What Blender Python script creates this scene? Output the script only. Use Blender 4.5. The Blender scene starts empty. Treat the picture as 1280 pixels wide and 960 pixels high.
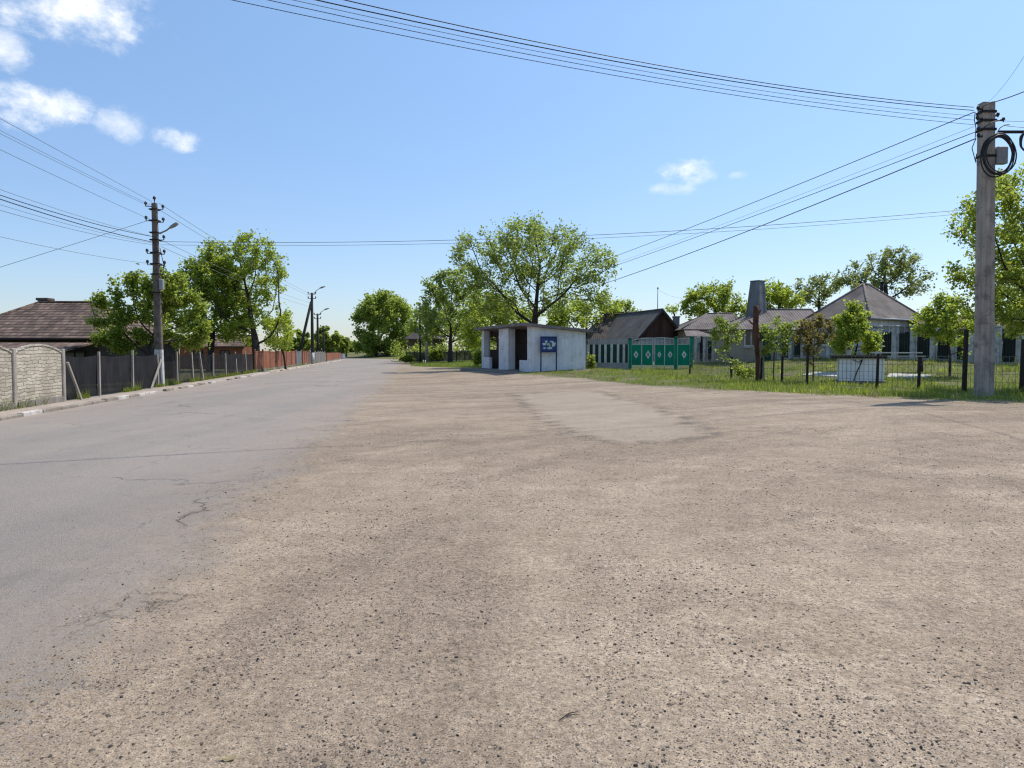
import bpy, math, random
import numpy as np
from mathutils import Vector, Matrix

random.seed(7)
RNG = np.random.default_rng(11)
SC = bpy.context.scene
COL = SC.collection

# ------------------------------------------------------------------ camera
CAMZ, FPX, PIT = 1.55, 900.0, math.atan(40 / 900)
cP, sP = math.cos(PIT), math.sin(PIT)
cam = bpy.data.cameras.new('camera')
cam.sensor_width = 36
cam.lens = 36 * FPX / 1280
cam.clip_start, cam.clip_end = 0.05, 3000
co = bpy.data.objects.new('camera', cam)
COL.objects.link(co)
co.location = (0, 0, CAMZ)
co.rotation_euler = (math.pi / 2 - PIT, 0, 0)
SC.camera = co


def at(px, py, Y):
    """point on the sight line of a pixel at world depth Y"""
    dx, dy = (px - 640) / FPX, (480 - py) / FPX
    t = Y / (cP + dy * sP)
    return Vector((dx * t, Y, CAMZ + t * (-sP + dy * cP)))


# ------------------------------------------------------------------ terrain
def SS(a, b, x):
    t = np.clip((np.asarray(x, float) - a) / (b - a), 0, 1)
    return t * t * (3 - 2 * t)


def Kf(y):      # left kerb
    y = np.asarray(y, float)
    return -11.4 - .17 * (y - 16) - .012 * np.clip(y - 142, 0, 75) ** 2


def Rf(y):      # right edge of the asphalt
    y = np.asarray(y, float)
    b = np.interp(y, [-50, 2.9, 6, 11.6, 38.7, 93, 155, 300], [2, -2.04, -2.4, -3.05, -6.5, -14.3, -25, -47])
    return b - .012 * np.clip(y - 142, 0, 75) ** 2


def hgt(x, y):
    x = np.asarray(x, float); y = np.asarray(y, float)
    s = x - Rf(y); k = Kf(y) - x
    h = .28 * SS(3, 14, s) * SS(5, 18, y) + 1.15 * SS(20, 46, y) * SS(14, 30, s)
    h = h + .40 * np.exp(-((x - 1.5) / 6.5) ** 2 - ((y - 48) / 9) ** 2) * SS(0, 4, s)
    h = h + .095 * SS(.10, .42, k)
    h = h + .016 * SS(-.06, .10, -s + .10 * np.sin(y * 2.3) + .07 * np.sin(y * 5.9 + 1) + .05 * np.sin(x * 7 + y * 11)) * SS(.3, .1, k)
    m = np.sin(x * 1.7 + .6 * y) * np.sin(y * 1.3 - .4 * x) + .6 * np.sin(x * 3.9 - 1.1 * y + 1) * np.sin(y * 3.1 + .8 * x)
    h = h + .011 * m * SS(-.5, 2.5, s)
    return h


def gz(x, y):
    return float(hgt(x, y))


def G(px, py):
    """ground point seen at a pixel"""
    z = 0.0
    for _ in range(60):
        dx, dy = (px - 640) / FPX, (480 - py) / FPX
        d = (dx, cP + dy * sP, -sP + dy * cP)
        t = (z - CAMZ) / d[2]
        p = (d[0] * t, d[1] * t)
        z = z * .6 + .4 * gz(*p)
    return Vector((p[0], p[1], gz(*p)))


def on_fence(px, off=0.95):
    """ground point on the line `off` metres behind the left kerb in a pixel column"""
    lo, hi = 5.0, 160.0
    for _ in range(50):
        m = (lo + hi) / 2
        if at(px, 450, m).x > Kf(m) - off: lo = m
        else: hi = m
    x = at(px, 450, lo).x
    return Vector((x, lo, gz(x, lo)))


# ------------------------------------------------------------------ node helpers
class NT:
    def __init__(self, name, world=False):
        if world:
            self.m = bpy.data.worlds.new(name); SC.world = self.m
        else:
            self.m = bpy.data.materials.new(name)
        self.m.use_nodes = True
        self.t = self.m.node_tree
        self.t.nodes.clear()

    def n(self, typ, props=None, **ins):
        nd = self.t.nodes.new(typ)
        for k, v in (props or {}).items(): setattr(nd, k, v)
        for k, v in ins.items(): self.put(nd, k.replace('_', ' '), v)
        return nd

    def put(self, nd, key, v):
        s = None
        if isinstance(key, int): s = nd.inputs[key]
        else:
            for i in nd.inputs:
                if i.name == key and i.enabled: s = i; break
            if s is None: s = nd.inputs[key]
        if isinstance(v, bpy.types.NodeSocket): self.t.links.new(v, s)
        elif isinstance(v, bpy.types.Node): self.t.links.new(v.outputs[0], s)
        else:
            if hasattr(s.default_value, '__len__') and len(s.default_value) == 4 and len(v) == 3: v = (*v, 1)
            s.default_value = v

    def math(self, op, a, b=None, c=None, clamp=False):
        nd = self.t.nodes.new('ShaderNodeMath'); nd.operation = op; nd.use_clamp = clamp
        for i, v in enumerate((a, b, c)):
            if v is not None: self.put(nd, i, v)
        return nd.outputs[0]

    def mr(self, v, a, b, c=0.0, d=1.0, smooth=False):
        nd = self.t.nodes.new('ShaderNodeMapRange')
        if smooth: nd.interpolation_type = 'SMOOTHSTEP'
        for i, q in enumerate((v, a, b, c, d)): self.put(nd, i, q)
        return nd.outputs[0]

    def mix(self, f, a, b, blend='MIX'):
        nd = self.t.nodes.new('ShaderNodeMix'); nd.data_type = 'RGBA'; nd.blend_type = blend
        self.put(nd, 0, f); self.put(nd, 6, a); self.put(nd, 7, b)
        return nd.outputs[2]

    def noise(self, vec, scale, detail=4, rough=.55, dist=0, out=0):
        nd = self.n('ShaderNodeTexNoise', None, Scale=scale, Detail=detail, Roughness=rough, Distortion=dist)
        if vec is not None: self.put(nd, 'Vector', vec)
        return nd.outputs[out]

    def vor(self, vec, scale, feat='F1', out='Distance', rnd=1.0):
        nd = self.n('ShaderNodeTexVoronoi', {'feature': feat}, Scale=scale, Randomness=rnd)
        if vec is not None: self.put(nd, 'Vector', vec)
        return nd.outputs[out]

    def pos(self):
        return self.n('ShaderNodeNewGeometry').outputs['Position']

    def uv(self):
        return self.n('ShaderNodeUVMap', {'uv_map': 'UVMap'}).outputs[0]

    def attr(self, name, out='Fac'):
        return self.n('ShaderNodeAttribute', {'attribute_name': name}).outputs[out]

    def scaled(self, vec, s, loc=(0, 0, 0), rot=(0, 0, 0)):
        nd = self.n('ShaderNodeMapping', None, Vector=vec, Scale=s, Location=loc, Rotation=rot)
        return nd.outputs[0]

    def finish(self, color, rough=.85, height=None, bstr=.3, bdist=.02, spec=.25, metal=0.0):
        p = self.n('ShaderNodeBsdfPrincipled')
        self.put(p, 'Base Color', color); self.put(p, 'Roughness', rough); self.put(p, 'Metallic', metal)
        self.put(p, 'Specular IOR Level', spec)
        if height is not None:
            b = self.n('ShaderNodeBump', None, Strength=bstr, Distance=bdist, Height=height)
            self.put(p, 'Normal', b.outputs[0])
        o = self.n('ShaderNodeOutputMaterial')
        self.put(o, 'Surface', p.outputs[0])
        return self.m


def C(*rgb): return (*rgb, 1)


def worn(name, col, var=.3, scale=1.5, rough=.85, bstr=.25, streak=0.0, col2=None, spec=.25, metal=0.0, fine=25, fs=.35):
    """weathered plain surface: blotches, fine grain, optional vertical streaks"""
    t = NT(name); P = t.pos()
    n1 = t.noise(P, scale, 6, .6); n2 = t.noise(P, fine, 4, .6)
    f = t.mr(n1, .3, .7)
    dark = tuple(c * (1 - var) for c in col); lite = tuple(min(1, c * (1 + var * .5)) for c in col)
    c = t.mix(f, C(*dark), C(*lite))
    if col2 is not None:
        c = t.mix(t.mr(t.noise(P, scale * 2.3, 7, .65), .5, .68), c, C(*col2))
    c = t.mix(fs, c, t.mix(t.mr(n2, .3, .7), C(.35, .35, .35), C(1, 1, 1)), 'MULTIPLY')
    if streak:
        s = t.noise(t.scaled(P, (9, 9, .5)), 1, 4, .6)
        c = t.mix(streak, c, t.mix(t.mr(s, .35, .65), C(.35, .33, .3), C(1, 1, 1)), 'MULTIPLY')
    h = t.math('ADD', t.math('MULTIPLY', n1, .5), n2)
    return t.finish(c, rough, h, bstr, .01, spec, metal)


def tiles(name, col, row=.3, width=.24, var=.45, wav=True):
    """rows of roof tiles in metres along the roof plane"""
    t = NT(name); U = t.uv(); P = t.pos()
    br = t.n('ShaderNodeTexBrick', {'offset': 0.5}, Vector=U, Scale=1.0, Mortar_Size=.012, Bias=0.0, Brick_Width=width, Row_Height=row)
    br.inputs['Color1'].default_value = C(*[c * (1 - var) for c in col])
    br.inputs['Color2'].default_value = C(*[c * (1 + var) for c in col])
    br.inputs['Mortar'].default_value = C(*[c * .25 for c in col])
    sx = t.n('ShaderNodeSeparateXYZ', None, Vector=U)
    fr = t.math('FRACT', t.math('DIVIDE', sx.outputs[1], row))
    lip = t.mr(fr, .06, .42, .0, 1)
    c = t.mix(1.0, br.outputs[0], t.mix(lip, C(.2, .2, .2), C(1, 1, 1)), 'MULTIPLY')
    n = t.noise(P, .9, 6, .6)
    c = t.mix(.8, c, t.mix(t.mr(n, .3, .7), C(.55, .5, .46), C(1.25, 1.2, 1.15)), 'MULTIPLY')
    moss = t.mr(t.noise(P, 2.6, 6, .65), .58, .72)
    c = t.mix(t.math('MULTIPLY', moss, .5), c, C(.13, .13, .09))
    wv = t.math('SINE', t.math('MULTIPLY', sx.outputs[0], 2 * math.pi / width))
    h = t.math('ADD', t.math('MULTIPLY', wv, .35 if wav else .0), t.math('SUBTRACT', 1.0, fr))
    return t.finish(c, .9, h, .9, .04)


def corrug(name, col, pitch=.13, var=.35, rough=.8, row=1.1, horizontal=False, rust=None, streak=.4):
    """corrugated sheets"""
    t = NT(name); U = t.uv(); P = t.pos()
    sx = t.n('ShaderNodeSeparateXYZ', None, Vector=U)
    u = sx.outputs[1 if horizontal else 0]; v = sx.outputs[0 if horizontal else 1]
    wv = t.math('SINE', t.math('MULTIPLY', u, 2 * math.pi / pitch))
    n = t.noise(P, 1.1, 6, .62)
    c = t.mix(t.mr(n, .3, .7), C(*[q * (1 - var) for q in col]), C(*[q * (1 + var * .6) for q in col]))
    sheet = t.n('ShaderNodeTexWhiteNoise', {'noise_dimensions': '2D'})
    cb = t.n('ShaderNodeCombineXYZ', None, X=t.math('FLOOR', t.math('DIVIDE', u, 1.05)), Y=t.math('FLOOR', t.math('DIVIDE', v, row)))
    t.put(sheet, 'Vector', cb.outputs[0])
    c = t.mix(.5, c, t.mix(sheet.outputs[0], C(.62, .6, .58), C(1.1, 1.1, 1.1)), 'MULTIPLY')
    s = t.noise(t.scaled(U, (11, .7, 1)), 1, 4, .6)
    c = t.mix(streak, c, t.mix(t.mr(s, .35, .65), C(.45, .42, .4), C(1.1, 1.1, 1.1)), 'MULTIPLY')
    if rust is not None:
        c = t.mix(t.mr(t.noise(P, 3.2, 7, .7), .5, .7), c, C(*rust))
    edge = t.mr(t.math('FRACT', t.math('DIVIDE', v, row)), 0, .04, 0, 1)
    c = t.mix(.55, c, t.mix(edge, C(.3, .3, .3), C(1, 1, 1)), 'MULTIPLY')
    return t.finish(c, rough, wv, .7, .02)


def boards(name, col, w=.14, var=.5, rough=.85):
    t = NT(name); U = t.uv(); P = t.pos()
    sx = t.n('ShaderNodeSeparateXYZ', None, Vector=U)
    q = t.math('DIVIDE', sx.outputs[0], w)
    wn = t.n('ShaderNodeTexWhiteNoise', {'noise_dimensions': '1D'}); t.put(wn, 'W', t.math('FLOOR', q))
    c = t.mix(wn.outputs[0], C(*[a * (1 - var) for a in col]), C(*[a * (1 + var * .7) for a in col]))
    g = t.noise(t.scaled(P, (40, 40, 2.2)), 1, 5, .6)
    c = t.mix(.5, c, t.mix(t.mr(g, .3, .7), C(.4, .38, .36), C(1.1, 1.1, 1.1)), 'MULTIPLY')
    e = t.mr(t.math('ABSOLUTE', t.math('SUBTRACT', t.math('FRACT', q), .5)), .44, .5, 1, .1)
    c = t.mix(1.0, c, e, 'MULTIPLY')
    return t.finish(c, rough, e, .5, .01)


def stone_panel(name, col):
    """cast concrete imitation of coursed rubble"""
    t = NT(name); U = t.uv(); P = t.pos()
    dn = t.n('ShaderNodeTexNoise', None, Vector=U, Scale=3.0, Detail=2.0)
    wob = t.n('ShaderNodeVectorMath', {'operation': 'MULTIPLY_ADD'})
    t.put(wob, 0, dn.outputs[1]); t.put(wob, 1, (.42, .13, 0)); t.put(wob, 2, U)
    br = t.n('ShaderNodeTexBrick', {'offset': 0.37, 'squash': .6, 'squash_frequency': 3}, Vector=wob.outputs[0], Scale=1.0, Mortar_Size=.009, Mortar_Smooth=.9, Brick_Width=.44, Row_Height=.092)
    br.inputs['Color1'].default_value = C(*[c * .78 for c in col]); br.inputs['Color2'].default_value = C(*[c * 1.1 for c in col])
    br.inputs['Mortar'].default_value = C(*[c * .50 for c in col])
    n = t.noise(P, 1.6, 6, .6)
    c = t.mix(.6, br.outputs[0], t.mix(t.mr(n, .3, .7), C(.62, .6, .55), C(1.1, 1.1, 1.1)), 'MULTIPLY')
    gap = t.mr(t.math('FRACT', t.math('DIVIDE', t.n('ShaderNodeSeparateXYZ', None, Vector=U).outputs[1], .5)), 0, .035, 0, 1)
    c = t.mix(.7, c, t.mix(gap, C(.3, .28, .26), C(1, 1, 1)), 'MULTIPLY')
    h = t.math('ADD', t.math('MULTIPLY', br.outputs[1], -1.0), t.math('MULTIPLY', t.noise(P, 14, 5, .6), .8))
    return t.finish(c, .95, h, .9, .025)


def leaf_mat(name, dark, lite, trans, tw=.45):
    t = NT(name)
    tone = t.attr('tone')
    c = t.mix(tone, C(*dark), C(*lite))
    p = t.n('ShaderNodeBsdfPrincipled'); t.put(p, 'Base Color', c); t.put(p, 'Roughness', .5); t.put(p, 'Specular IOR Level', .35)
    tr = t.n('ShaderNodeBsdfTranslucent'); t.put(tr, 'Color', t.mix(tone, C(*[q * .7 for q in trans]), C(*trans)))
    mx = t.n('ShaderNodeMixShader'); t.put(mx, 0, tw); t.put(mx, 1, p.outputs[0]); t.put(mx, 2, tr.outputs[0])
    o = t.n('ShaderNodeOutputMaterial'); t.put(o, 'Surface', mx.outputs[0])
    return t.m


def net_mat(name, col, see, cell=.0):
    """shade netting: threads with light coming through"""
    t = NT(name); P = t.pos()
    n = t.noise(P, 1.3, 5, .6)
    n2 = t.noise(t.scaled(P, (3, 3, .6)), 1.4, 4, .6)
    c = t.mix(t.mr(n, .3, .7), C(*[q * .6 for q in col]), C(*[q * 1.25 for q in col]))
    c = t.mix(t.mr(n2, .55, .75, 0, .5), c, C(.045, .045, .043))
    p = t.n('ShaderNodeBsdfPrincipled'); t.put(p, 'Base Color', c); t.put(p, 'Roughness', .95); t.put(p, 'Specular IOR Level', .08)
    b = t.n('ShaderNodeBump', None, Strength=.6, Distance=.05, Height=n2); t.put(p, 'Normal', b.outputs[0])
    tr = t.n('ShaderNodeBsdfTransparent')
    mx = t.n('ShaderNodeMixShader'); t.put(mx, 0, t.mr(n, .3, .7, see * .6, see * 1.3)); t.put(mx, 1, p.outputs[0]); t.put(mx, 2, tr.outputs[0])
    o = t.n('ShaderNodeOutputMaterial'); t.put(o, 'Surface', mx.outputs[0])
    return t.m


M = {}
M['concrete'] = worn('concrete', (.30, .27, .235), .35, 1.4, .92, .35, .35, (.2, .18, .16))
M['pole_concrete'] = worn('pole_concrete', (.47, .42, .365), .3, 1.1, .92, .4, .5, (.17, .155, .14))
M['old_pole'] = worn('old_pole', (.215, .175, .15), .4, 1.5, .92, .5, .6, (.09, .075, .065))
M['dark_pole'] = worn('dark_pole', (.07, .06, .055), .4, 1.5, .92, .5, .5)
M['limewash'] = worn('limewash', (.62, .61, .59), .2, 2.2, .9, .3, .3, (.42, .39, .35))
M['kerb'] = worn('kerb', (.33, .285, .235), .4, 2, .95, .6, 0, (.26, .22, .18))
M['kerb_white'] = worn('kerb_white', (.60, .55, .50), .3, 3, .95, .5, 0, (.34, .29, .24))
M['post'] = worn('post', (.44, .39, .335), .3, 2, .92, .4, .3)
M['plaster'] = worn('plaster', (.76, .77, .785), .10, .8, .9, .15, .2, (.55, .55, .55), .25, 0, 12, .10)
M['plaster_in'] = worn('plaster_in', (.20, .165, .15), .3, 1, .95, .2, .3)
M['slab_edge'] = worn('slab_edge', (.27, .24, .23), .35, 2, .95, .4, .4)
M['housewall'] = worn('housewall', (.43, .43, .41), .2, 1, .9, .2, .3)
M['beigewall'] = worn('beigewall', (.44, .38, .30), .25, 1, .9, .2, .3)
M['brownwall'] = worn('brownwall', (.16, .12, .10), .3, 1, .9, .2, .3)
M['tile_brown'] = tiles('tile_brown', (.150, .108, .086), .36, .30, .4)
M['tile_porch'] = tiles('tile_porch', (.20, .145, .118), .34, .30, .4)
M['slate_grey'] = corrug('slate_grey', (.155, .148, .145), .177, .35, .9, 1.2)
M['slate_dark'] = corrug('slate_dark', (.085, .072, .065), .177, .35, .9, 1.2)
M['slate_brown'] = corrug('slate_brown', (.225, .195, .178), .177, .35, .9, 1.2)
M['sheet_grey'] = corrug('sheet_grey', (.17, .185, .19), .6, .3, .6, 2.4)
M['sheet_shade'] = corrug('sheet_shade', (.14, .12, .12), .6, .3, .7, 2.4)
M['rust_sheet'] = corrug('rust_sheet', (.32, .125, .070), .16, .3, .75, 1.5, False, (.21, .085, .052))
M['grey_sheet'] = corrug('grey_sheet', (.18, .19, .195), .16, .3, .75, 1.5)
M['gable_boards'] = boards('gable_boards', (.085, .042, .030), .17, .5)
M['slats_grey'] = boards('slats_grey', (.22, .20, .19), .25, .4)
M['green'] = worn('green', (.004, .25, .135), .22, 1.2, .7, .15, .2, None, .12)
M['green_dark'] = worn('green_dark', (.006, .075, .042), .3, 1.2, .6, .15, .3)
M['railing_dark'] = worn('railing_dark', (.048, .062, .052), .4, 1.3, .8, .15, .4)
M['dry_leaf'] = worn('dry_leaf', (.46, .36, .20), .3, 30, .8)
M['pillar_wash'] = worn('pillar_wash', (.60, .61, .585), .25, 1.6, .9, .3, .4, (.3, .29, .26))
M['white'] = worn('white', (.76, .76, .74), .15, 1.5, .7, .2, .3, (.5, .48, .45))
M['white_tile'] = None
M['rail_pale'] = worn('rail_pale', (.50, .52, .50), .2, 2, .6, .1)
M['blue'] = worn('blue', (.012, .025, .12), .25, 1.5, .5, .1, 0, None, .4)
M['poster_blue'] = worn('poster_blue', (.03, .075, .22), .4, 3, .4, 0)
M['poster_pale'] = worn('poster_pale', (.50, .58, .62), .25, 4, .4, 0)
M['poster_yellow'] = worn('poster_yellow', (.55, .50, .10), .2, 4, .4, 0)
M['black'] = worn('black', (.018, .018, .019), .2, 3, .5, .05, 0, None, .4)
M['wire_grey'] = worn('wire_grey', (.17, .18, .19), .2, 3, .5, .05)
M['iron'] = worn('iron', (.028, .023, .02), .35, 4, .7, .2)
M['mesh_wire'] = worn('mesh_wire', (.23, .21, .17), .3, 4, .6, .1)
M['galv'] = worn('galv', (.30, .31, .32), .2, 3, .5, .1, 0, None, .5)
M['ceramic'] = worn('ceramic', (.05, .035, .03), .3, 5, .3, .05, 0, None, .6)
M['rust_bark'] = worn('rust_bark', (.15, .072, .048), .5, 3, .95, .9, .5, (.09, .05, .04))
M['net'] = net_mat('net', (.024, .024, .027), .07)
M['net_thin'] = net_mat('net_thin', (.017, .018, .020), .30)
M['net_green'] = net_mat('net_green', (.055, .075, .062), .35)
M['panel_stone'] = stone_panel('panel_stone', (.50, .445, .355))
M['bark'] = worn('bark', (.062, .050, .042), .45, 4, .95, .9, .4, (.09, .08, .065))
M['leaf_dense'] = leaf_mat('leaf_dense', (.080, .116, .022), (.185, .235, .050), (.58, .69, .10), .58)
M['leaf_walnut'] = leaf_mat('leaf_walnut', (.080, .118, .026), (.178, .222, .058), (.54, .66, .12), .52)
M['leaf_fresh'] = leaf_mat('leaf_fresh', (.088, .135, .022), (.195, .245, .048), (.63, .75, .09), .56)
M['leaf_far'] = leaf_mat('leaf_far', (.085, .125, .028), (.185, .235, .052), (.58, .70, .11), .55)
M['leaf_grey'] = leaf_mat('leaf_grey', (0.090, 0.120, 0.048), (0.186, 0.216, 0.090), (0.488, 0.561, 0.159), .5)
M['leaf_red'] = leaf_mat('leaf_red', (.10, .075, .028), (.17, .15, .045), (.42, .36, .10), .5)
M['grass'] = leaf_mat('grass', (.070, .110, .018), (.21, .235, .055), (.42, .52, .07), .42)
M['pebble'] = None
M['dry_grass'] = leaf_mat('dry_grass', (.16, .13, .06), (.30, .25, .13), (.40, .34, .16), .35)

t = NT('glass_dark'); M['glass'] = t.finish(t.mix(t.noise(t.pos(), .8), C(.006, .008, .010), C(.02, .024, .028)), .12, None, spec=.6)

t = NT('ribbed_tile'); U = t.uv(); sx = t.n('ShaderNodeSeparateXYZ', None, Vector=U)
_w = t.math('ABSOLUTE', t.math('SUBTRACT', t.math('FRACT', t.math('DIVIDE', sx.outputs[0], .155)), .5))
_e = t.mr(_w, .43, .5, 1, .45)
_v = t.math('ABSOLUTE', t.math('SUBTRACT', t.math('FRACT', t.math('DIVIDE', sx.outputs[1], .31)), .5))
_e = t.math('MULTIPLY', _e, t.mr(_v, .475, .5, 1, .75))
_c = t.mix(t.mr(t.noise(t.pos(), 2.5, 6, .6), .3, .7), C(.72, .74, .76), C(.86, .87, .88))
M['white_tile'] = t.finish(t.mix(1.0, _c, _e, 'MULTIPLY'), .45, _e, .4, .008, .5)

t = NT('pebble'); tone = t.attr('tone')
cr = t.n('ShaderNodeValToRGB'); t.put(cr, 0, tone)
cr.color_ramp.elements[0].position = 0.0; cr.color_ramp.elements[0].color = (.030, .028, .028, 1)
cr.color_ramp.elements[1].position = 1.0; cr.color_ramp.elements[1].color = (.56, .50, .42, 1)
for pp, cc in ((.22, (.060, .055, .052, 1)), (.4, (.15, .125, .10, 1)), (.6, (.27, .215, .165, 1)), (.85, (.37, .31, .25, 1))):
    e = cr.color_ramp.elements.new(pp); e.color = cc
M['pebble'] = t.finish(t.mix(.4, cr.outputs[0], t.mix(t.noise(t.pos(), 90, 3), C(.5, .5, .5), C(1.2, 1.2, 1.2)), 'MULTIPLY'), .8, None, spec=.3)


# ------------------------------------------------------------------ ground material
def ground_material():
    t = NT('ground_cover'); P = t.pos()
    aR = t.attr('road'); aG = t.attr('grassy'); aK = t.attr('kerb'); aP = t.attr('patch')
    big = t.noise(P, .22, 5, .6); mid = t.noise(P, 1.3, 6, .62); fine = t.noise(P, 26, 5, .65); grit = t.noise(P, 120, 3, .7)
    # direction of the wheel tracks follows the road
    sp = t.n('ShaderNodeSeparateXYZ', None, Vector=P)
    dx_ = t.math('SUBTRACT', sp.outputs[0], 9.5); dy_ = t.math('SUBTRACT', sp.outputs[1], 4.0)
    rad_ = t.math('POWER', t.math('ADD', t.math('MULTIPLY', dx_, dx_), t.math('MULTIPLY', dy_, dy_)), .5)
    ang_ = t.math('ARCTAN2', dy_, t.math('MULTIPLY', dx_, -1.0))
    arc = t.n('ShaderNodeCombineXYZ', None, X=t.math('MULTIPLY', rad_, .85), Y=t.math('MULTIPLY', ang_, 2.0), Z=t.math('MULTIPLY', t.noise(P, .4, 3), .8)).outputs[0]
    trk = t.noise(arc, 1.0, 6, .62)
    trk2 = t.noise(t.scaled(P, (.35, .9, 1), rot=(0, 0, .25)), 1.0, 7, .68)
    mott = t.noise(P, 3.1, 8, .76)
    # gravel
    g = t.mix(t.mr(big, .35, .65), C(.330, .275, .215), C(.450, .380, .302))
    g = t.mix(t.mr(mid, .35, .7, 0, .8), g, C(.400, .330, .255))
    g = t.mix(t.mr(trk, .50, .60, 0, .42), g, C(.255, .210, .165))
    g = t.mix(t.mr(t.math('ADD', t.math('MULTIPLY', trk2, .5), t.math('MULTIPLY', trk, .5)), .485, .41, 0, .75), g, C(.490, .415, .330))
    spots = t.mr(t.noise(P, .55, 8, .74), .55, .68, 0, .55)
    g = t.mix(spots, g, C(.185, .155, .126))
    g = t.mix(.6, g, t.mix(t.mr(mott, .34, .62), C(.68, .66, .63), C(1.15, 1.15, 1.15)), 'MULTIPLY')
    g = t.mix(.75, g, t.mix(t.mr(fine, .28, .72), C(.46, .44, .41), C(1.38, 1.37, 1.35)), 'MULTIPLY')
    g = t.mix(.8, g, t.mix(t.mr(grit, .3, .7), C(.40, .38, .36), C(1.5, 1.48, 1.45)), 'MULTIPLY')

    def stones(scale, keep, dens):
        vd = t.n('ShaderNodeTexVoronoi', {'feature': 'F1'}, Vector=P, Scale=scale)
        rnd = t.n('ShaderNodeSeparateColor', None, Color=vd.outputs['Color'])
        size = t.mr(rnd.outputs[0], 0, 1, .12, .42)
        inside = t.mr(t.math('SUBTRACT', size, vd.outputs['Distance']), 0, .07)
        on = t.math('GREATER_THAN', rnd.outputs[1], keep)
        return t.math('MULTIPLY', inside, on), rnd.outputs[2], vd.outputs['Distance']
    s1, r1, d1 = stones(48, .52, 0)
    s2, r2, d2 = stones(105, .40, 0)
    s3, r3, d3 = stones(27, .93, 0)
    ramp = lambda r: t.mix(t.mr(r, .35, .9), C(.085, .074, .064), C(.47, .40, .325))
    g = t.mix(t.math('MULTIPLY', s2, .8), g, ramp(r2))
    g = t.mix(t.math('MULTIPLY', s1, .85), g, ramp(r1))
    g = t.mix(t.math('MULTIPLY', s3, .8), g, ramp(r3))
    g = t.mix(1.0, g, C(.945, .905, .860), 'MULTIPLY')
    hg = t.math('ADD', t.math('ADD', t.math('MULTIPLY', s1, .8), t.math('MULTIPLY', s2, .4)), t.math('ADD', t.math('MULTIPLY', fine, .9), t.math('MULTIPLY', s3, 1.3)))
    # asphalt
    a = t.mix(t.mr(big, .3, .7), C(.276, .238, .205), C(.350, .302, .260))
    lane = t.noise(t.scaled(P, (.55, .035, 1), rot=(0, 0, -.15)), 1.0, 4, .6)
    a = t.mix(t.mr(lane, .42, .62, 0, .6), a, C(.240, .216, .194))
    a = t.mix(t.mr(mid, .45, .75, 0, .5), a, C(.335, .288, .245))
    agg = t.noise(P, 85, 4, .75)
    a = t.mix(.75, a, t.mix(t.mr(agg, .3, .7), C(.50, .5, .5), C(1.35, 1.33, 1.3)), 'MULTIPLY')
    av = t.n('ShaderNodeTexVoronoi', {'feature': 'F1'}, Vector=P, Scale=120.0)
    ar = t.n('ShaderNodeSeparateColor', None, Color=av.outputs['Color'])
    a = t.mix(t.mr(ar.outputs[0], .55, 1, 0, .6), a, t.mix(ar.outputs[1], C(.09, .085, .08), C(.42, .37, .33)))
    wv = t.n('ShaderNodeVectorMath', {'operation': 'MULTIPLY_ADD'})
    dn = t.n('ShaderNodeTexNoise', None, Vector=P, Scale=1.1, Detail=6.0, Roughness=.65)
    t.put(wv, 0, dn.outputs[1]); t.put(wv, 1, (1.5, 1.5, 0)); t.put(wv, 2, P)
    ce = t.vor(wv.outputs[0], .27, 'DISTANCE_TO_EDGE')
    crack = t.math('MULTIPLY', t.mr(ce, .0035, .010, 1, 0), t.mr(t.noise(P, .35, 4, .6), .52, .62))
    ce2 = t.vor(wv.outputs[0], 1.5, 'DISTANCE_TO_EDGE')
    edgeband = t.math('MULTIPLY', t.mr(aR, .2, 2.2, 1, 0), t.mr(t.noise(P, .8, 4, .6), .50, .6))
    crack2 = t.math('MULTIPLY', t.mr(ce2, .008, .03, 1, 0), edgeband)
    crack = t.math('MAXIMUM', crack, t.math('MULTIPLY', crack2, .5))
    a = t.mix(t.math('MULTIPLY', crack, .62), a, C(.075, .066, .058))
    ha = t.math('ADD', t.math('MULTIPLY', agg, .6), t.math('MULTIPLY', crack, -1.2))
    # gravel creeping over the asphalt edge
    wn = t.math('ADD', t.math('MULTIPLY', t.math('SUBTRACT', t.noise(P, .7, 7, .68), .5), 2.1), t.math('MULTIPLY', t.math('SUBTRACT', fine, .5), 2.4))
    fr = t.mr(t.math('ADD', aR, wn), -.12, .30, 0, 1, True)
    left_dust = t.mr(t.math('ADD', aK, t.math('MULTIPLY', t.math('SUBTRACT', mid, .5), .8)), -.75, -.1, 0, .7)
    ce3 = t.vor(wv.outputs[0], .62, 'DISTANCE_TO_EDGE')
    crack3 = t.math('MULTIPLY', t.mr(ce3, .003, .012, 1, 0), t.mr(t.noise(P, .22, 5, .65), .50, .60))
    a = t.mix(t.math('MULTIPLY', crack3, .45), a, C(.085, .075, .066))
    stain = t.mr(t.noise(t.scaled(P, (1.0, .4, 1), (5, 2, 0)), .8, 7, .68), .60, .70, 0, .45)
    a = t.mix(stain, a, C(.150, .136, .124))
    a = t.mix(left_dust, a, C(.33, .275, .225))
    a = t.mix(t.math('MULTIPLY', t.mr(aR, .0, 1.8, 1, 0), t.mr(t.noise(P, .9, 7, .7), .36, .58, .05, .6)), a, g)
    col = t.mix(fr, g, a)
    hh = t.mix(fr, hg, ha)
    # smooth old asphalt patch in the lay-by
    fp = t.mr(t.math('ADD', aP, t.math('ADD', t.math('MULTIPLY', t.math('SUBTRACT', mid, .5), 2.2), t.math('MULTIPLY', t.math('SUBTRACT', fine, .5), .5))), -.15, .5, 0, .62)
    pa = t.mix(t.mr(mid, .3, .7), C(.350, .286, .220), C(.43, .354, .276))
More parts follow.
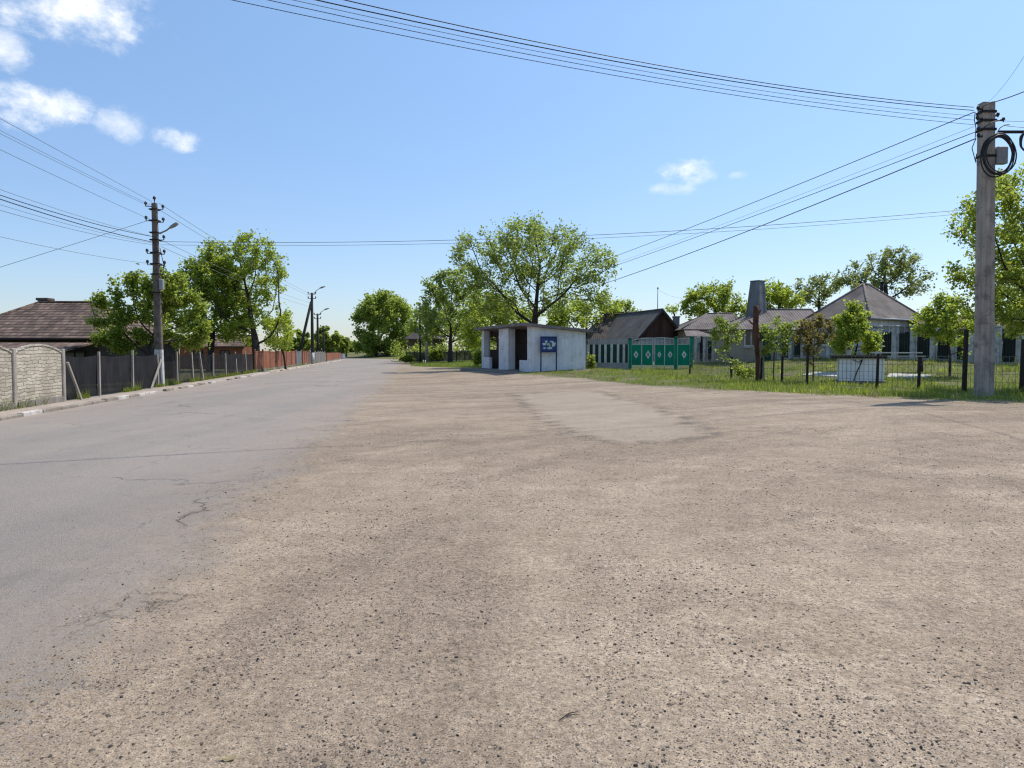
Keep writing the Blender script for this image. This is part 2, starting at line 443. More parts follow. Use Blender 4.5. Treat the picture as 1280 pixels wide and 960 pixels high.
    pa = t.mix(.5, pa, t.mix(t.mr(agg, .3, .7), C(.6, .6, .6), C(1.25, 1.25, 1.25)), 'MULTIPLY')
    rim = t.mr(t.math('ABSOLUTE', t.math('ADD', aP, t.math('MULTIPLY', t.math('SUBTRACT', mid, .5), .9))), .02, .35, .75, 0)
    col = t.mix(fp, col, pa)
    col = t.mix(t.math('MULTIPLY', rim, t.mr(t.noise(P, 2.1, 6, .7), .44, .58)), col, C(.13, .105, .085))
    # pavement behind the left kerb
    fk = t.mr(t.math('ADD', aK, t.math('MULTIPLY', t.math('SUBTRACT', fine, .5), .1)), .05, .12)
    pv = t.mix(t.mr(mid, .3, .7), C(.31, .26, .215), C(.44, .375, .315))
    pv = t.mix(.6, pv, t.mix(t.mr(fine, .3, .7), C(.6, .58, .55), C(1.2, 1.2, 1.2)), 'MULTIPLY')
    col = t.mix(fk, col, pv)
    # grass and bare earth
    gn = t.math('ADD', t.math('MULTIPLY', t.math('SUBTRACT', t.noise(P, 1.1, 7, .7), .5), 2.2), t.math('MULTIPLY', t.math('SUBTRACT', fine, .5), .7))
    fg = t.mr(t.math('ADD', aG, gn), -.25, .45)
    so = t.mix(t.mr(t.noise(P, .9, 6, .65), .42, .60), C(.20, .155, .105), C(.115, .150, .036))
    so = t.mix(t.mr(t.noise(P, 2.6, 6, .65), .35, .65, 0, .7), so, C(.155, .165, .055))
    so = t.mix(.7, so, t.mix(t.mr(fine, .3, .7), C(.45, .45, .42), C(1.3, 1.3, 1.25)), 'MULTIPLY')
    col = t.mix(fg, col, so)
    return t.finish(col, .92, hh, .9, .02, .2)


M['ground'] = ground_material()


# ------------------------------------------------------------------ mesh helpers
def root_of(o):
    while o.parent: o = o.parent
    return o


def link_mesh(name, V, F, mats, mi=None, parent=None, smooth=None, uv=True, org=None):
    if parent is not None: org = root_of(parent).location.copy()
    if org is None: org = Vector((0, 0, 0))
    V = np.asarray(V, float).reshape(-1, 3)
    me = bpy.data.meshes.new(name)
    me.from_pydata((V - np.array(org)).tolist(), [], F)
    for m in mats: me.materials.append(m)
    if mi is not None: me.polygons.foreach_set('material_index', mi)
    if smooth is not None:
        me.polygons.foreach_set('use_smooth', smooth if hasattr(smooth, '__len__') else [smooth] * len(F))
    if uv:
        lay = me.uv_layers.new(name='UVMap'); uvs = np.zeros((len(me.loops), 2))
        for p in me.polygons:
            n = Vector(p.normal)
            u = Vector((0, 0, 1)).cross(n)
            u = u.normalized() if u.length > 1e-4 else Vector((1, 0, 0))
            v = n.cross(u)
            for li in p.loop_indices:
                q = V[me.loops[li].vertex_index]
                uvs[li] = (u.x * q[0] + u.y * q[1] + u.z * q[2], v.x * q[0] + v.y * q[1] + v.z * q[2])
        lay.data.foreach_set('uv', uvs.ravel())
    me.update()
    o = bpy.data.objects.new(name, me); COL.objects.link(o)
    if parent is not None: o.parent = parent
    else: o.location = org
    return o


class MB:
    def __init__(self): self.v, self.f, self.mi, self.sm = [], [], [], []

    def add(self, pts, faces, m=0, smooth=False):
        b = len(self.v); self.v += [tuple(p) for p in pts]
        for f in faces:
            self.f.append(tuple(b + i for i in f)); self.mi.append(m); self.sm.append(smooth)
        return self

    def loft(self, rings, m=0, smooth=False, cap=True):
        n = len(rings[0]); P = [p for r in rings for p in r]; F = []
        for i in range(len(rings) - 1):
            for j in range(n):
                a, b = i * n + j, i * n + (j + 1) % n
                F.append((a, b, b + n, a + n))
        if cap:
            F.append(tuple(reversed(range(n)))); F.append(tuple(range((len(rings) - 1) * n, len(rings) * n)))
        return self.add(P, F, m, smooth)

    def box(self, c, s, ang=0.0, m=0, bev=0.0, taper=1.0):
        """box standing on c (centre of its bottom face), size s, turned by ang; bev chamfers the vertical edges and the top"""
        ca, sa = math.cos(ang), math.sin(ang)
        hx, hy, H = s[0] / 2, s[1] / 2, s[2]

        def ring(ix, z, k=1.0):
            if bev:
                b = bev; x, y = hx * k - ix, hy * k - ix
                q = [(-x + b, -y), (x - b, -y), (x, -y + b), (x, y - b), (x - b, y), (-x + b, y), (-x, y - b), (-x, -y + b)]
            else:
                x, y = hx * k - ix, hy * k - ix
                q = [(-x, -y), (x, -y), (x, y), (-x, y)]
            return [(c[0] + a * ca - d * sa, c[1] + a * sa + d * ca, c[2] + z) for a, d in q]
        rs = [ring(0, 0), ring(0, H - bev, taper)]
        if bev: rs.append(ring(bev * .8, H, taper))
        return self.loft(rs, m)

    def beam(self, a, b, w, d=None, m=0, n=4, w2=None):
        """bar from a to b, w wide"""
        a, b = Vector(a), Vector(b); d = d or w
        ax = (b - a).normalized()
        up = Vector((0, 0, 1)) if abs(ax.z) < .9 else Vector((0, 1, 0))
        s = ax.cross(up).normalized(); u = s.cross(ax)
        k = (w2 / w) if w2 else 1
        R = lambda p, q: [p + s * (-w / 2 * q) + u * (-d / 2 * q), p + s * (w / 2 * q) + u * (-d / 2 * q), p + s * (w / 2 * q) + u * (d / 2 * q), p + s * (-w / 2 * q) + u * (d / 2 * q)]
        return self.loft([R(a, 1), R(b, k)], m)

    def tube(self, pts, r, n=6, m=0, smooth=True):
        pts = [Vector(p) for p in pts]
        rr = r if hasattr(r, '__len__') else [r] * len(pts)
        rings = []; s = None
        for i, p in enumerate(pts):
            ax = (pts[min(i + 1, len(pts) - 1)] - pts[max(i - 1, 0)]).normalized()
            if s is None:
                up = Vector((0, 0, 1)) if abs(ax.z) < .9 else Vector((0, 1, 0))
                s = ax.cross(up).normalized()
            else: s = (s - ax * s.dot(ax)).normalized()
            u = s.cross(ax)
            rings.append([p + (s * math.cos(2 * math.pi * j / n) + u * math.sin(2 * math.pi * j / n)) * rr[i] for j in range(n)])
        return self.loft(rings, m, smooth)

    def poly(self, pts, m=0): return self.add(pts, [tuple(range(len(pts)))], m)

    def slab(self, pts, thick, m=0, m2=None):
        """polygon (counter-clockwise from above) with thickness downwards"""
        n = len(pts); lo = [(p[0], p[1], p[2] - thick) for p in pts]
        self.add(pts, [tuple(range(n))], m)
        F = [tuple(reversed(range(n)))]
        self.add(lo, F, m if m2 is None else m2)
        P = list(pts) + lo
        return self.add(P, [(n + i, n + (i + 1) % n, (i + 1) % n, i) for i in range(n)], m if m2 is None else m2)

    def build(self, name, mats, parent=None, org=None):
        if not isinstance(mats, (list, tuple)): mats = [mats]
        return link_mesh(name, self.v, self.f, [M[q] if isinstance(q, str) else q for q in mats], self.mi, parent, self.sm, True, org)


def tag(o, label, cat, group=None):
    o['label'] = label; o['category'] = cat
    if group: o['group'] = group
    return o


def thing(name, loc, label, cat, group=None):
    o = bpy.data.objects.new(name, None); COL.objects.link(o)
    o.location = loc; o.empty_display_size = .3
    return tag(o, label, cat, group)


def kind(o, k):
    o['kind'] = k
    return o


class Fr:
    """local frame: origin, direction u (plan angle), v to its left"""
    def __init__(self, o, ang):
        self.o = Vector(o); self.a = ang
        self.u = Vector((math.cos(ang), math.sin(ang), 0)); self.w = Vector((-math.sin(ang), math.cos(ang), 0))

    def p(self, u, v, z): return self.o + self.u * u + self.w * v + Vector((0, 0, z))

    def box(self, mb, u0, u1, v0, v1, z0, z1, m=0):
        q = [self.p(a, b, z) for z in (z0, z1) for a, b in ((u0, v0), (u1, v0), (u1, v1), (u0, v1))]
        return mb.add(q, [(3, 2, 1, 0), (4, 5, 6, 7), (0, 1, 5, 4), (1, 2, 6, 5), (2, 3, 7, 6), (3, 0, 4, 7)], m)


# ------------------------------------------------------------------ ground sheet
def poly_sd(X, Y, P):
    P = np.array(P); ins = np.zeros(X.shape, bool); d = np.full(X.shape, 1e9)
    for i in range(len(P)):
        a, b = P[i], P[(i + 1) % len(P)]
        e = b - a; wx, wy = X - a[0], Y - a[1]
        q = np.clip((wx * e[0] + wy * e[1]) / (e @ e), 0, 1)
        d = np.minimum(d, np.hypot(wx - q * e[0], wy - q * e[1]))
        c = ((a[1] > Y) != (b[1] > Y)) & (X < (b[0] - a[0]) * (Y - a[1]) / (b[1] - a[1] + 1e-12) + a[0])
        ins ^= c
    return np.where(ins, d, -d)


EX = [-30, -12, -3, -.5, .5, 3.6, 4.6, 5.8, 7.2, 8.8, 10.2, 11.6, 13.2, 20, 40]
EY = [95, 80, 66, 60, 40.5, 35.5, 31, 27.5, 24.8, 22, 20, 19.0, 18.6, 18.2, 17]


def grass_amt(x, y):
    s = x - Rf(y); k = Kf(y) - x
    g = np.minimum((y - np.interp(x, EX, EY)) * .45, s - 1.3)
    return np.clip(np.maximum(g, (k - 1.0) * 1.2), -3, 3)


def build_ground():
    fineA = np.radians(np.arange(-50, 50.01, .2))
    coarse = np.radians(np.arange(54, 307, 4.0))
    A = np.concatenate([fineA, coarse]); nA = len(A)
    Rr = np.geomspace(.5, 900, 470); nR = len(Rr)
    AA, RR = np.meshgrid(A, Rr)
    X = RR * np.sin(AA); Y = RR * np.cos(AA)
    Z = hgt(X, Y)
    k = Kf(Y) - X; rd = Rf(Y) - X; g = grass_amt(X, Y)
    pp = [G(*q)[:2] for q in ((640, 492), (672, 520), (715, 545), (780, 554), (850, 551), (896, 543), (866, 528), (815, 507), (745, 488))]
    pt = np.clip(poly_sd(X, Y, pp), -3, 3)
    V = np.stack([X, Y, Z], -1).reshape(-1, 3)
    V = np.vstack([V, [[0, 0, gz(0, 0)]]])
    idx = np.arange(nR * nA).reshape(nR, nA)
    a = idx[:-1]; b = idx[1:]
    q = np.stack([a, np.roll(a, -1, 1), np.roll(b, -1, 1), b], -1).reshape(-1, 4)[:, ::-1]
    cx, cy = V[q].mean(1)[:, 0], V[q].mean(1)[:, 1]
    kc = Kf(cy) - cx; rc = Rf(cy) - cx; gc = grass_amt(cx, cy)
    cls = np.zeros(len(q), int)
    cls[(rc > 0) & (kc < 0)] = 1
    cls[(kc >= 0) & (kc < .95)] = 2
    cls[(gc > 0) & (cls == 0)] = 3
    at_ = {'road': np.append(np.clip(rd, -4, 4), 0), 'kerb': np.append(np.clip(k, -4, 4), -4), 'grassy': np.append(g, -3), 'patch': np.append(pt, -3)}
    for c, nm in ((0, 'ground'), (1, 'road'), (2, 'pavement'), (3, 'verge')):
        f = q[cls == c]
        extra = []
        if c == 0:
            n = nR * nA
            extra = [(n, int(idx[0, (j + 1) % nA]), int(idx[0, j])) for j in range(nA)]
        used = np.unique(np.concatenate([f.ravel(), np.array(extra, int).ravel()])) if extra else np.unique(f)
        mp = np.full(len(V), -1); mp[used] = np.arange(len(used))
        faces = mp[f].tolist() + [tuple(int(mp[i]) for i in e) for e in extra]
        o = link_mesh(nm, V[used], faces, [M['ground']], smooth=True, uv=False)
        for kx, arr in at_.items():
            at2 = o.data.attributes.new(kx, 'FLOAT', 'POINT')
            at2.data.foreach_set('value', np.ascontiguousarray(arr[used], dtype=np.float32))
        kind(o, 'structure')


build_ground()


# ------------------------------------------------------------------ kerb
def build_kerb():
    mb = MB(); y = 12.0; i = 0
    rnd = random.Random(3)
    while y < 150:
        L = 1.0 if y < 60 else 2.0
        if not (33 < y < 34.2):
            x0, x1 = float(Kf(y)), float(Kf(y + L))
            ang = math.atan2(L, x1 - x0)
            tint = 1 if rnd.random() < .55 else 0
            if 19.6 < y < 21.5: tint = 0
            c = ((x0 + x1) / 2 - .09, y + L / 2, -.05 + rnd.uniform(-.012, .012))
            if not (rnd.random() < .16 and y > 20):
                mb.box(c, (L - .02, .15, .155 + rnd.uniform(-.02, .008)), ang + rnd.uniform(-.006, .006), tint, .018)
        y += L; i += 1
    o = mb.build('kerb', ['kerb', 'kerb_white']); kind(o, 'structure')


build_kerb()


# ------------------------------------------------------------------ trees
def colonize(rng, base, fork, lobes, npts, step, shell=.35, lean=None):
    """space colonisation: trunk from base to fork, then limbs growing into the lobes"""
    pts = []
    vol = np.array([l[3] * l[4] * l[5] for l in lobes]); vol = vol / vol.sum()
    for l, w in zip(lobes, vol):
        n = max(12, int(npts * w))
        d = rng.normal(size=(n, 3)); d /= np.linalg.norm(d, axis=1)[:, None]
        r = rng.random(n) ** shell
        pts.append(np.array(l[:3]) + d * r[:, None] * np.array(l[3:6]))
    A = np.vstack(pts)
    base = np.array(base, float); fork = np.array(fork, float)
    nt = max(3, int(np.linalg.norm(fork - base) / step))
    nodes = [base + (fork - base) * (i / nt) + (rng.normal(size=3) * .03 * step * (0 < i < nt)) for i in range(nt + 1)]
    par = [-1] + list(range(nt))
    N = np.array(nodes)
    dist = np.full(len(A), 1e9); near = np.zeros(len(A), int)

    def upd(start):
        nonlocal dist, near
        D = np.linalg.norm(A[:, None] - N[None, start:], axis=2)
        j = D.argmin(1); m = D[np.arange(len(A)), j]
        b = m < dist
        dist = np.where(b, m, dist); near = np.where(b, j + start, near)
    upd(max(0, len(N) - 2))
    alive = np.ones(len(A), bool)
    for it in range(140):
        alive &= dist > 1.6 * step
        if not alive.any(): break
        ids = np.unique(near[alive])
        new, np_ = [], []
        for i in ids:
            m = alive & (near == i)
            v = A[m] - N[i]; v = v / np.linalg.norm(v, axis=1)[:, None]
            d = v.sum(0)
            if par[i] >= 0:
                pd = N[i] - N[par[i]]; d = d / (np.linalg.norm(d) + 1e-9) + .45 * pd / (np.linalg.norm(pd) + 1e-9)
            d = d / (np.linalg.norm(d) + 1e-9) + rng.normal(size=3) * .12
            p = N[i] + d / np.linalg.norm(d) * step
            if np.min(np.linalg.norm(N - p, axis=1)) < .35 * step: continue
            new.append(p); np_.append(int(i))
        if not new: break
        s0 = len(N); N = np.vstack([N, new]); par += np_
        upd(s0)
    return N, np.array(par)


DENS = 3.9


def leaf_mesh(name, cen, size, rng, mat, parent, flat=.5):
    n = len(cen)
    if n == 0: return None
    ax = rng.normal(size=(n, 3)); ax[:, 2] = ax[:, 2] * .6 - .25; ax /= np.linalg.norm(ax, axis=1)[:, None]
    nr = rng.normal(size=(n, 3)) * (1 - flat); nr[:, 2] += flat * rng.choice([1, 1, 1, -.3], n)
    sd = np.cross(ax, nr); sd /= np.linalg.norm(sd, axis=1)[:, None] + 1e-9
    up = np.cross(sd, ax)
    L = .80 * size * rng.uniform(.45, 1.5, n)[:, None]; W = L * rng.uniform(.28, .46, n)[:, None]
    a = cen - ax * L * .5; c = cen + ax * L * .5 - up * L * .12
    b = cen + sd * W + up * L * .10; d = cen - sd * W + up * L * .10
    V = np.stack([a, b, c, d], 1).reshape(-1, 3)
    F = np.arange(n * 4).reshape(n, 4).tolist()
    o = link_mesh(name, V, F, [M[mat]], parent=parent, uv=False, smooth=False)
    tone = np.repeat(np.clip(rng.normal(.5, .24, n), 0, 1), 4).astype(np.float32)
    q = o.data.attributes.new('tone', 'FLOAT', 'POINT'); q.data.foreach_set('value', tone)
    return o


def make_tree(name, label, cat, base, lobes, seed, leaf='leaf_dense', leafsize=.16, per=9, npts=420, step=None, trunk_r=.18, fork=None,
              shell=.4, spread=None, twigs=2, group=None, bare=.0, trunk='trunk', crown='crown', thin=.32, fork_pt=None):
    rng = np.random.default_rng(seed)
    base = Vector(base)
    root = thing(name, base, label, cat, group)
    rad = max(max(l[3:6]) for l in lobes)
    step = step or max(.14, rad * .085)
    spread = spread or step * 1.0
    cz = sum(l[2] for l in lobes) / len(lobes); cx = sum(l[0] for l in lobes) / len(lobes); cy = sum(l[1] for l in lobes) / len(lobes)
    fork = fork if fork is not None else (cz - base.z) * .45
    fp = Vector(fork_pt) if fork_pt is not None else Vector((base.x + (cx - base.x) * .25, base.y + (cy - base.y) * .25, base.z + fork))
    N, par = colonize(rng, base - Vector((0, 0, .15)), fp, lobes, npts, step, shell)
    n = len(N)
    kids = [[] for _ in range(n)]
    for i in range(1, n): kids[par[i]].append(i)
    tips = np.zeros(n)
    for i in range(n - 1, -1, -1):
        tips[i] = max(1, sum(tips[c] for c in kids[i]))
    rt = .006 + .0006 * rad; trunk_r *= .86
    Rd = rt + (trunk_r - rt) * (tips / tips[0]) ** .66
    flare = np.linalg.norm(N - N[0], axis=1); Rd = Rd * (1 + .5 * np.exp(-flare / (trunk_r * 2.2)) * (np.arange(n) < 6))
    mb = MB()
    # limbs as continuous tubes along the thickest child
    done = np.zeros(n, bool)
    stack = [(0, None)]
    while stack:
        i, pr = stack.pop()
        path = ([pr] if pr is not None else []) + [i]
        j = i
        while kids[j]:
            c = max(kids[j], key=lambda q: tips[q])
            for o_ in kids[j]:
                if o_ != c: stack.append((o_, j))
            path.append(c); j = c
        if len(path) < 2: continue
        rr = [Rd[q] for q in path]
        if pr is not None: rr[0] = min(rr[0], rr[1] * 1.25)
        rr[-1] *= .55
        P = N[path]
        if len(P) > 2:
            Ps = P.copy(); Ps[1:-1] = P[1:-1] * .6 + (P[:-2] + P[2:]) * .2; P = Ps
        k = 9 if max(rr) > .08 else (5 if max(rr) > .03 else 3)
        mb.tube([Vector(p) for p in P], rr, k)
    # twigs
    ends = [i for i in range(n) if tips[i] <= 2]
    tw = []
    for i in ends:
        for _ in range(twigs):
            d = rng.normal(size=3); d /= np.linalg.norm(d)
            out = N[i] - np.array([cx, cy, cz - rad * .3]); out /= np.linalg.norm(out) + 1e-9
            d = d * .75 + out * .6; d[2] += .15
            d /= np.linalg.norm(d)
            L = step * rng.uniform(.7, 1.9)
            a = N[i]; b = a + d * L
            mb.tube([Vector(a), Vector(a + d * L * .5 + rng.normal(size=3) * L * .06), Vector(b)], [rt * .8, rt * .65, rt * .35], 3)
            tw.append((a, b))
    mb.build(trunk, 'bark', root)
    cen = []
    if tw:
        Aa = np.array([q[0] for q in tw]); Bb = np.array([q[1] for q in tw])
        keep = rng.random(len(tw)) > bare
        Aa, Bb = Aa[keep], Bb[keep]
        # light and dense clumps
        w = .35 + 1.3 * (np.sin(Aa[:, 0] * 2.1 / rad * 3 + seed) * np.sin(Aa[:, 2] * 2.3 / rad * 3 + seed * 2) * .5 + .5)
        cnt = rng.poisson(per * w * DENS)
        idx = np.repeat(np.arange(len(Aa)), cnt)
        tt = rng.uniform(.1, 1.08, len(idx))[:, None]
        cen = Aa[idx] * (1 - tt) + Bb[idx] * tt + rng.normal(size=(len(idx), 3)) * spread * thin
    leaf_mesh(crown, cen, leafsize, rng, leaf, root)
    return root


def lob(px, py, Y, rx, rz, dy=0.0, ry=None):
    """crown lobe given where it stands: centre at a sight line and depth, radii rx/rz in image px at that depth"""
    p = at(px, py, Y + dy); k = (Y + dy) / FPX
    return (p.x, p.y, p.z, rx * k, (ry if ry is not None else rx) * k, rz * k)


def foot(px, Y):
    x = at(px, 440, Y).x
    return Vector((x, Y, gz(x, Y)))


# --- left side trees
make_tree('broadleaf_tree', 'dense dark green round tree beside the brown tiled house, behind the dark netting fence', 'tree', foot(182, 31),
          [lob(168, 388, 31, 46, 42, 0, 1.4), lob(215, 392, 31, 44, 42, 1, 1.5), lob(136, 400, 31, 26, 34, -.3, .9), lob(190, 360, 31, 34, 24, 0, 1.2), lob(240, 412, 31, 26, 28, 1.2, 1.2), lob(170, 425, 31, 50, 16, .3, 1.2)], 21,
          'leaf_dense', .165, 15, 700, .22, .13, .9, thin=.55)
make_tree('broadleaf_tree', 'tall bushy tree between the round tree and the tree with the thick forked trunk', 'tree', foot(262, 55),
          [lob(262, 350, 55, 34, 46), lob(250, 395, 55, 34, 34), lob(285, 385, 55, 32, 40, 1), lob(275, 325, 55, 20, 24)], 22,
          'leaf_dense', .25, 10, 460, .4, .28, 1.8, thin=.42)
make_tree('broadleaf_tree', 'tallest tree on the left, dark forked trunk right where the rusty red fence begins', 'tree', foot(322, 54),
          [lob(320, 318, 54, 30, 25), lob(330, 350, 54, 27, 36), lob(298, 350, 54, 34, 44, 1), lob(343, 408, 54, 25, 27), lob(272, 348, 54, 36, 34, .6), lob(300, 400, 54, 36, 28, 1)], 23,
          'leaf_fresh', .22, 7, 760, .38, .33, 2.0, thin=.4)
make_tree('broadleaf_tree', 'low leafy tree with thin stem standing behind the red sheet fence', 'tree', foot(357, 62),
          [lob(352, 415, 62, 18, 24), lob(345, 428, 62, 18, 14)], 24, 'leaf_fresh', .24, 7, 130, .36, .10, 1.2, thin=.4)
for i, (px, Y, lo, lab) in enumerate([
        (376, 100, [(376, 430, 18, 16), (366, 436, 14, 12)], 'dark bushy tree behind the leaning brace of the far pole'),
        (410, 128, [(408, 425, 17, 16), (400, 432, 14, 12)], 'rounded green tree behind the second far pole on the left'),
        (424, 165, [(424, 432, 15, 13)], 'small rounded tree above the far red wall on the left'),
        (440, 215, [(440, 436, 13, 9)], 'hazy low tree at the far end of the left side'),
        (455, 260, [(455, 437, 14, 7)], 'faint distant low tree where the road disappears')]):
    make_tree('broadleaf_tree', lab, 'tree', foot(px, Y), [lob(a, b, Y, c, d) for a, b, c, d in lo], 40 + i, 'leaf_far', .0032 * Y + .1, 8, 150, None, .2, 1.5, thin=.5)

# --- centre trees
make_tree('broadleaf_tree', 'big rounded tree at the end of the road with a leaning dark trunk', 'tree', foot(469, 185),
          [lob(480, 395, 185, 34, 26), lob(478, 422, 185, 30, 20), lob(497, 410, 185, 24, 28, 2), lob(460, 405, 185, 18, 26), lob(482, 380, 185, 22, 12), lob(476, 433, 185, 32, 10, 1), lob(460, 425, 185, 16, 16)], 31,
          'leaf_far', .75, 14, 700, 1.05, .5, 2.6, thin=.5)
make_tree('broadleaf_tree', 'slim tree between the road end tree and the far dark house', 'tree', foot(511, 190),
          [lob(508, 425, 190, 13, 16), lob(516, 415, 190, 10, 14)], 32, 'leaf_far', .7, 8, 150, 1.0, .3, 3.0, thin=.45)
make_tree('walnut_tree', 'spreading tree with open crown left of the bus shelter, bare trunk on the grass', 'tree', foot(563, 97),
          [lob(560, 375, 97, 30, 34), lob(545, 395, 97, 26, 26), lob(585, 395, 97, 26, 32, 1), lob(590, 420, 97, 20, 16, 1), lob(540, 362, 97, 14, 16), lob(570, 410, 97, 42, 18, 2), lob(548, 418, 97, 22, 14), lob(570, 355, 97, 24, 18)], 33,
          'leaf_walnut', .42, 8, 520, .62, .33, 3.4, thin=.45)
make_tree('walnut_tree', 'huge walnut tree with wide open crown towering behind the bus shelter', 'tree', foot(668, 56),
          [lob(672, 322, 56, 66, 44), lob(610, 335, 56, 42, 40, 1), lob(725, 335, 56, 44, 44, -1), lob(660, 298, 56, 52, 24), lob(625, 372, 56, 46, 26, 1), lob(735, 372, 56, 38, 20, -1), lob(590, 310, 56, 22, 18), lob(680, 350, 56, 50, 36), lob(660, 385, 56, 50, 16, .5)], 34,
          'leaf_walnut', .225, 6.2, 1400, .44, .34, 1.9, shell=.5, thin=.45, twigs=2, bare=.08)
make_tree('broadleaf_tree', 'low bright green tree directly behind the bus shelter, left of the walnut trunk', 'tree', foot(625, 68),
          [lob(612, 392, 68, 40, 26), lob(640, 400, 68, 38, 24, 2), lob(600, 415, 68, 30, 22, 1)], 35, 'leaf_fresh', .30, 8, 380, .5, .16, 1.4, thin=.45)
make_tree('broadleaf_tree', 'dull green tree filling the gap between the two dark poles and the far dark house', 'tree', foot(536, 125),
          [lob(535, 408, 125, 22, 24), lob(522, 425, 125, 12, 14), lob(552, 400, 125, 20, 26, 1)], 39, 'leaf_far', .5, 9, 280, .8, .25, 2.4, thin=.5)
make_tree('broadleaf_tree', 'low bright green tree between the walnut trunk and the dark barn roof', 'tree', foot(730, 69),
          [lob(715, 395, 69, 32, 22), lob(748, 390, 69, 26, 20, 1), lob(768, 388, 69, 18, 14, 1)], 36, 'leaf_fresh', .30, 8, 300, .5, .16, 1.4, thin=.45)
make_tree('broadleaf_tree', 'small pointed treetop peeping over the barn roofs', 'tree', foot(781, 84),
          [lob(780, 388, 84, 14, 12), lob(790, 392, 84, 10, 10)], 37, 'leaf_far', .34, 7, 130, .5, .15, 3.0, thin=.4)
make_tree('broadleaf_tree', 'dark shady tree behind the far netting fence left of the bus shelter', 'tree', foot(590, 112),
          [lob(592, 425, 112, 20, 16), lob(612, 428, 112, 18, 14)], 38, 'leaf_dense', .42, 8, 200, .7, .2, 1.6, thin=.45)

# --- right background trees
make_tree('broadleaf_tree', 'bright bushy tree behind the low hipped house with grey brown roof', 'tree', foot(893, 82),
          [lob(888, 378, 82, 32, 20), lob(868, 385, 82, 16, 12), lob(920, 388, 82, 18, 16), lob(898, 365, 82, 18, 10)], 51, 'leaf_dense', .36, 9, 420, .55, .25, 3.0, thin=.45)
make_tree('broadleaf_tree', 'yellow green tree just right of the tapered grey stack', 'tree', foot(968, 72),
          [lob(968, 372, 72, 18, 18), lob(985, 378, 72, 18, 12)], 52, 'leaf_fresh', .32, 9, 220, .5, .18, 3.0, thin=.45)
make_tree('broadleaf_tree', 'ragged grey green tree behind the low wing roof', 'tree', foot(1022, 74),
          [lob(1018, 368, 74, 22, 18), lob(1035, 362, 74, 14, 14)], 53, 'leaf_grey', .30, 7, 240, .5, .18, 3.0, thin=.4)
make_tree('broadleaf_tree', 'tall airy grey green tree rising behind the hipped roof with the flue pipe', 'tree', foot(1112, 60),
          [lob(1112, 335, 60, 30, 26), lob(1075, 350, 60, 26, 16), lob(1138, 355, 60, 24, 22), lob(1118, 318, 60, 14, 14), lob(1055, 358, 60, 14, 9)], 54, 'leaf_grey', .25, 6, 420, .42, .22, 3.2, thin=.38)
make_tree('broadleaf_tree', 'tiny far treetop right of the barn gable', 'tree', foot(842, 110),
          [lob(842, 392, 110, 9, 9)], 55, 'leaf_far', .4, 7, 70, .6, .15, 4.0, thin=.4)
make_tree('broadleaf_tree', 'large leafy tree overhanging the yard behind the tall concrete pole', 'tree', foot(1345, 21.8),
          [lob(1300, 275, 21.8, 92, 70), lob(1340, 330, 21.8, 110, 70, 1), lob(1255, 340, 21.8, 62, 46, .6), lob(1215, 310, 21.8, 34, 34, .8), lob(1280, 395, 21.8, 60, 28, 1.2), lob(1235, 255, 21.8, 40, 26), lob(1400, 290, 21.8, 110, 110)], 56,
          'leaf_dense', .125, 9, 1500, .25, .24, 2.4, thin=.45, shell=.5)
make_tree('broadleaf_tree', 'shady tree beyond the white slatted fence at the right edge', 'tree', foot(1262, 44),
          [lob(1250, 385, 44, 34, 24), lob(1285, 370, 44, 36, 30)], 57, 'leaf_dense', .2, 8, 260, .36, .18, 2.0, thin=.45)

# --- young trees in the verge
make_tree('young_tree', 'thin yellowish sapling by the first black fence post right of the green gate', 'tree', G(914, 473),
          [lob(908, 425, 31, 17, 26), lob(900, 405, 31, 10, 10), lob(916, 452, 31, 9, 14)], 61, 'leaf_walnut', .13, 4, 150, .16, .03, .9, thin=.45)
make_tree('young_tree', 'thin yellowish sapling between the rusty pruned trunk and the next black post', 'tree', G(966, 476),
          [lob(970, 425, 30, 20, 24), lob(985, 410, 30, 13, 12), lob(958, 440, 30, 9, 12)], 62, 'leaf_walnut', .13, 4, 150, .16, .03, 1.0, thin=.45)
make_tree('young_tree', 'reddish sparse young tree left of the white well', 'tree', G(1016, 478),
          [lob(1018, 420, 29, 21, 26), lob(1028, 405, 29, 13, 12), lob(1012, 447, 29, 9, 14)], 63, 'leaf_red', .12, 4.5, 170, .16, .035, 1.0, thin=.45)
make_tree('young_tree', 'dense pointed bright green tree standing right behind the white well', 'tree', foot(1068, 34),
          [lob(1067, 425, 34, 25, 24), lob(1066, 400, 34, 18, 18), lob(1085, 435, 34, 14, 16), lob(1065, 384, 34, 9, 9)], 64, 'leaf_fresh', .15, 13, 260, .2, .06, .8, thin=.5)
make_tree('young_tree', 'broad young tree between the white well and the concrete pole, slim leaning stems', 'tree', foot(1188, 30),
          [lob(1182, 402, 30, 32, 28), lob(1160, 408, 30, 16, 18), lob(1205, 415, 30, 15, 20), lob(1185, 380, 30, 18, 12), lob(1196, 440, 30, 12, 14)], 65, 'leaf_fresh', .14, 8, 340, .19, .06, 1.1, thin=.45)

make_tree('hedge', 'dark unkempt hedge behind the far netting fence, under the open tree', 'hedge', foot(560, 108),
          [lob(p_, 440, 108, 16, 11) for p_ in (508, 527, 546, 565, 584, 603)], 79, 'leaf_dense', .36, 7, 420, .7, .06, .4, thin=.6, trunk='stem', crown='foliage')

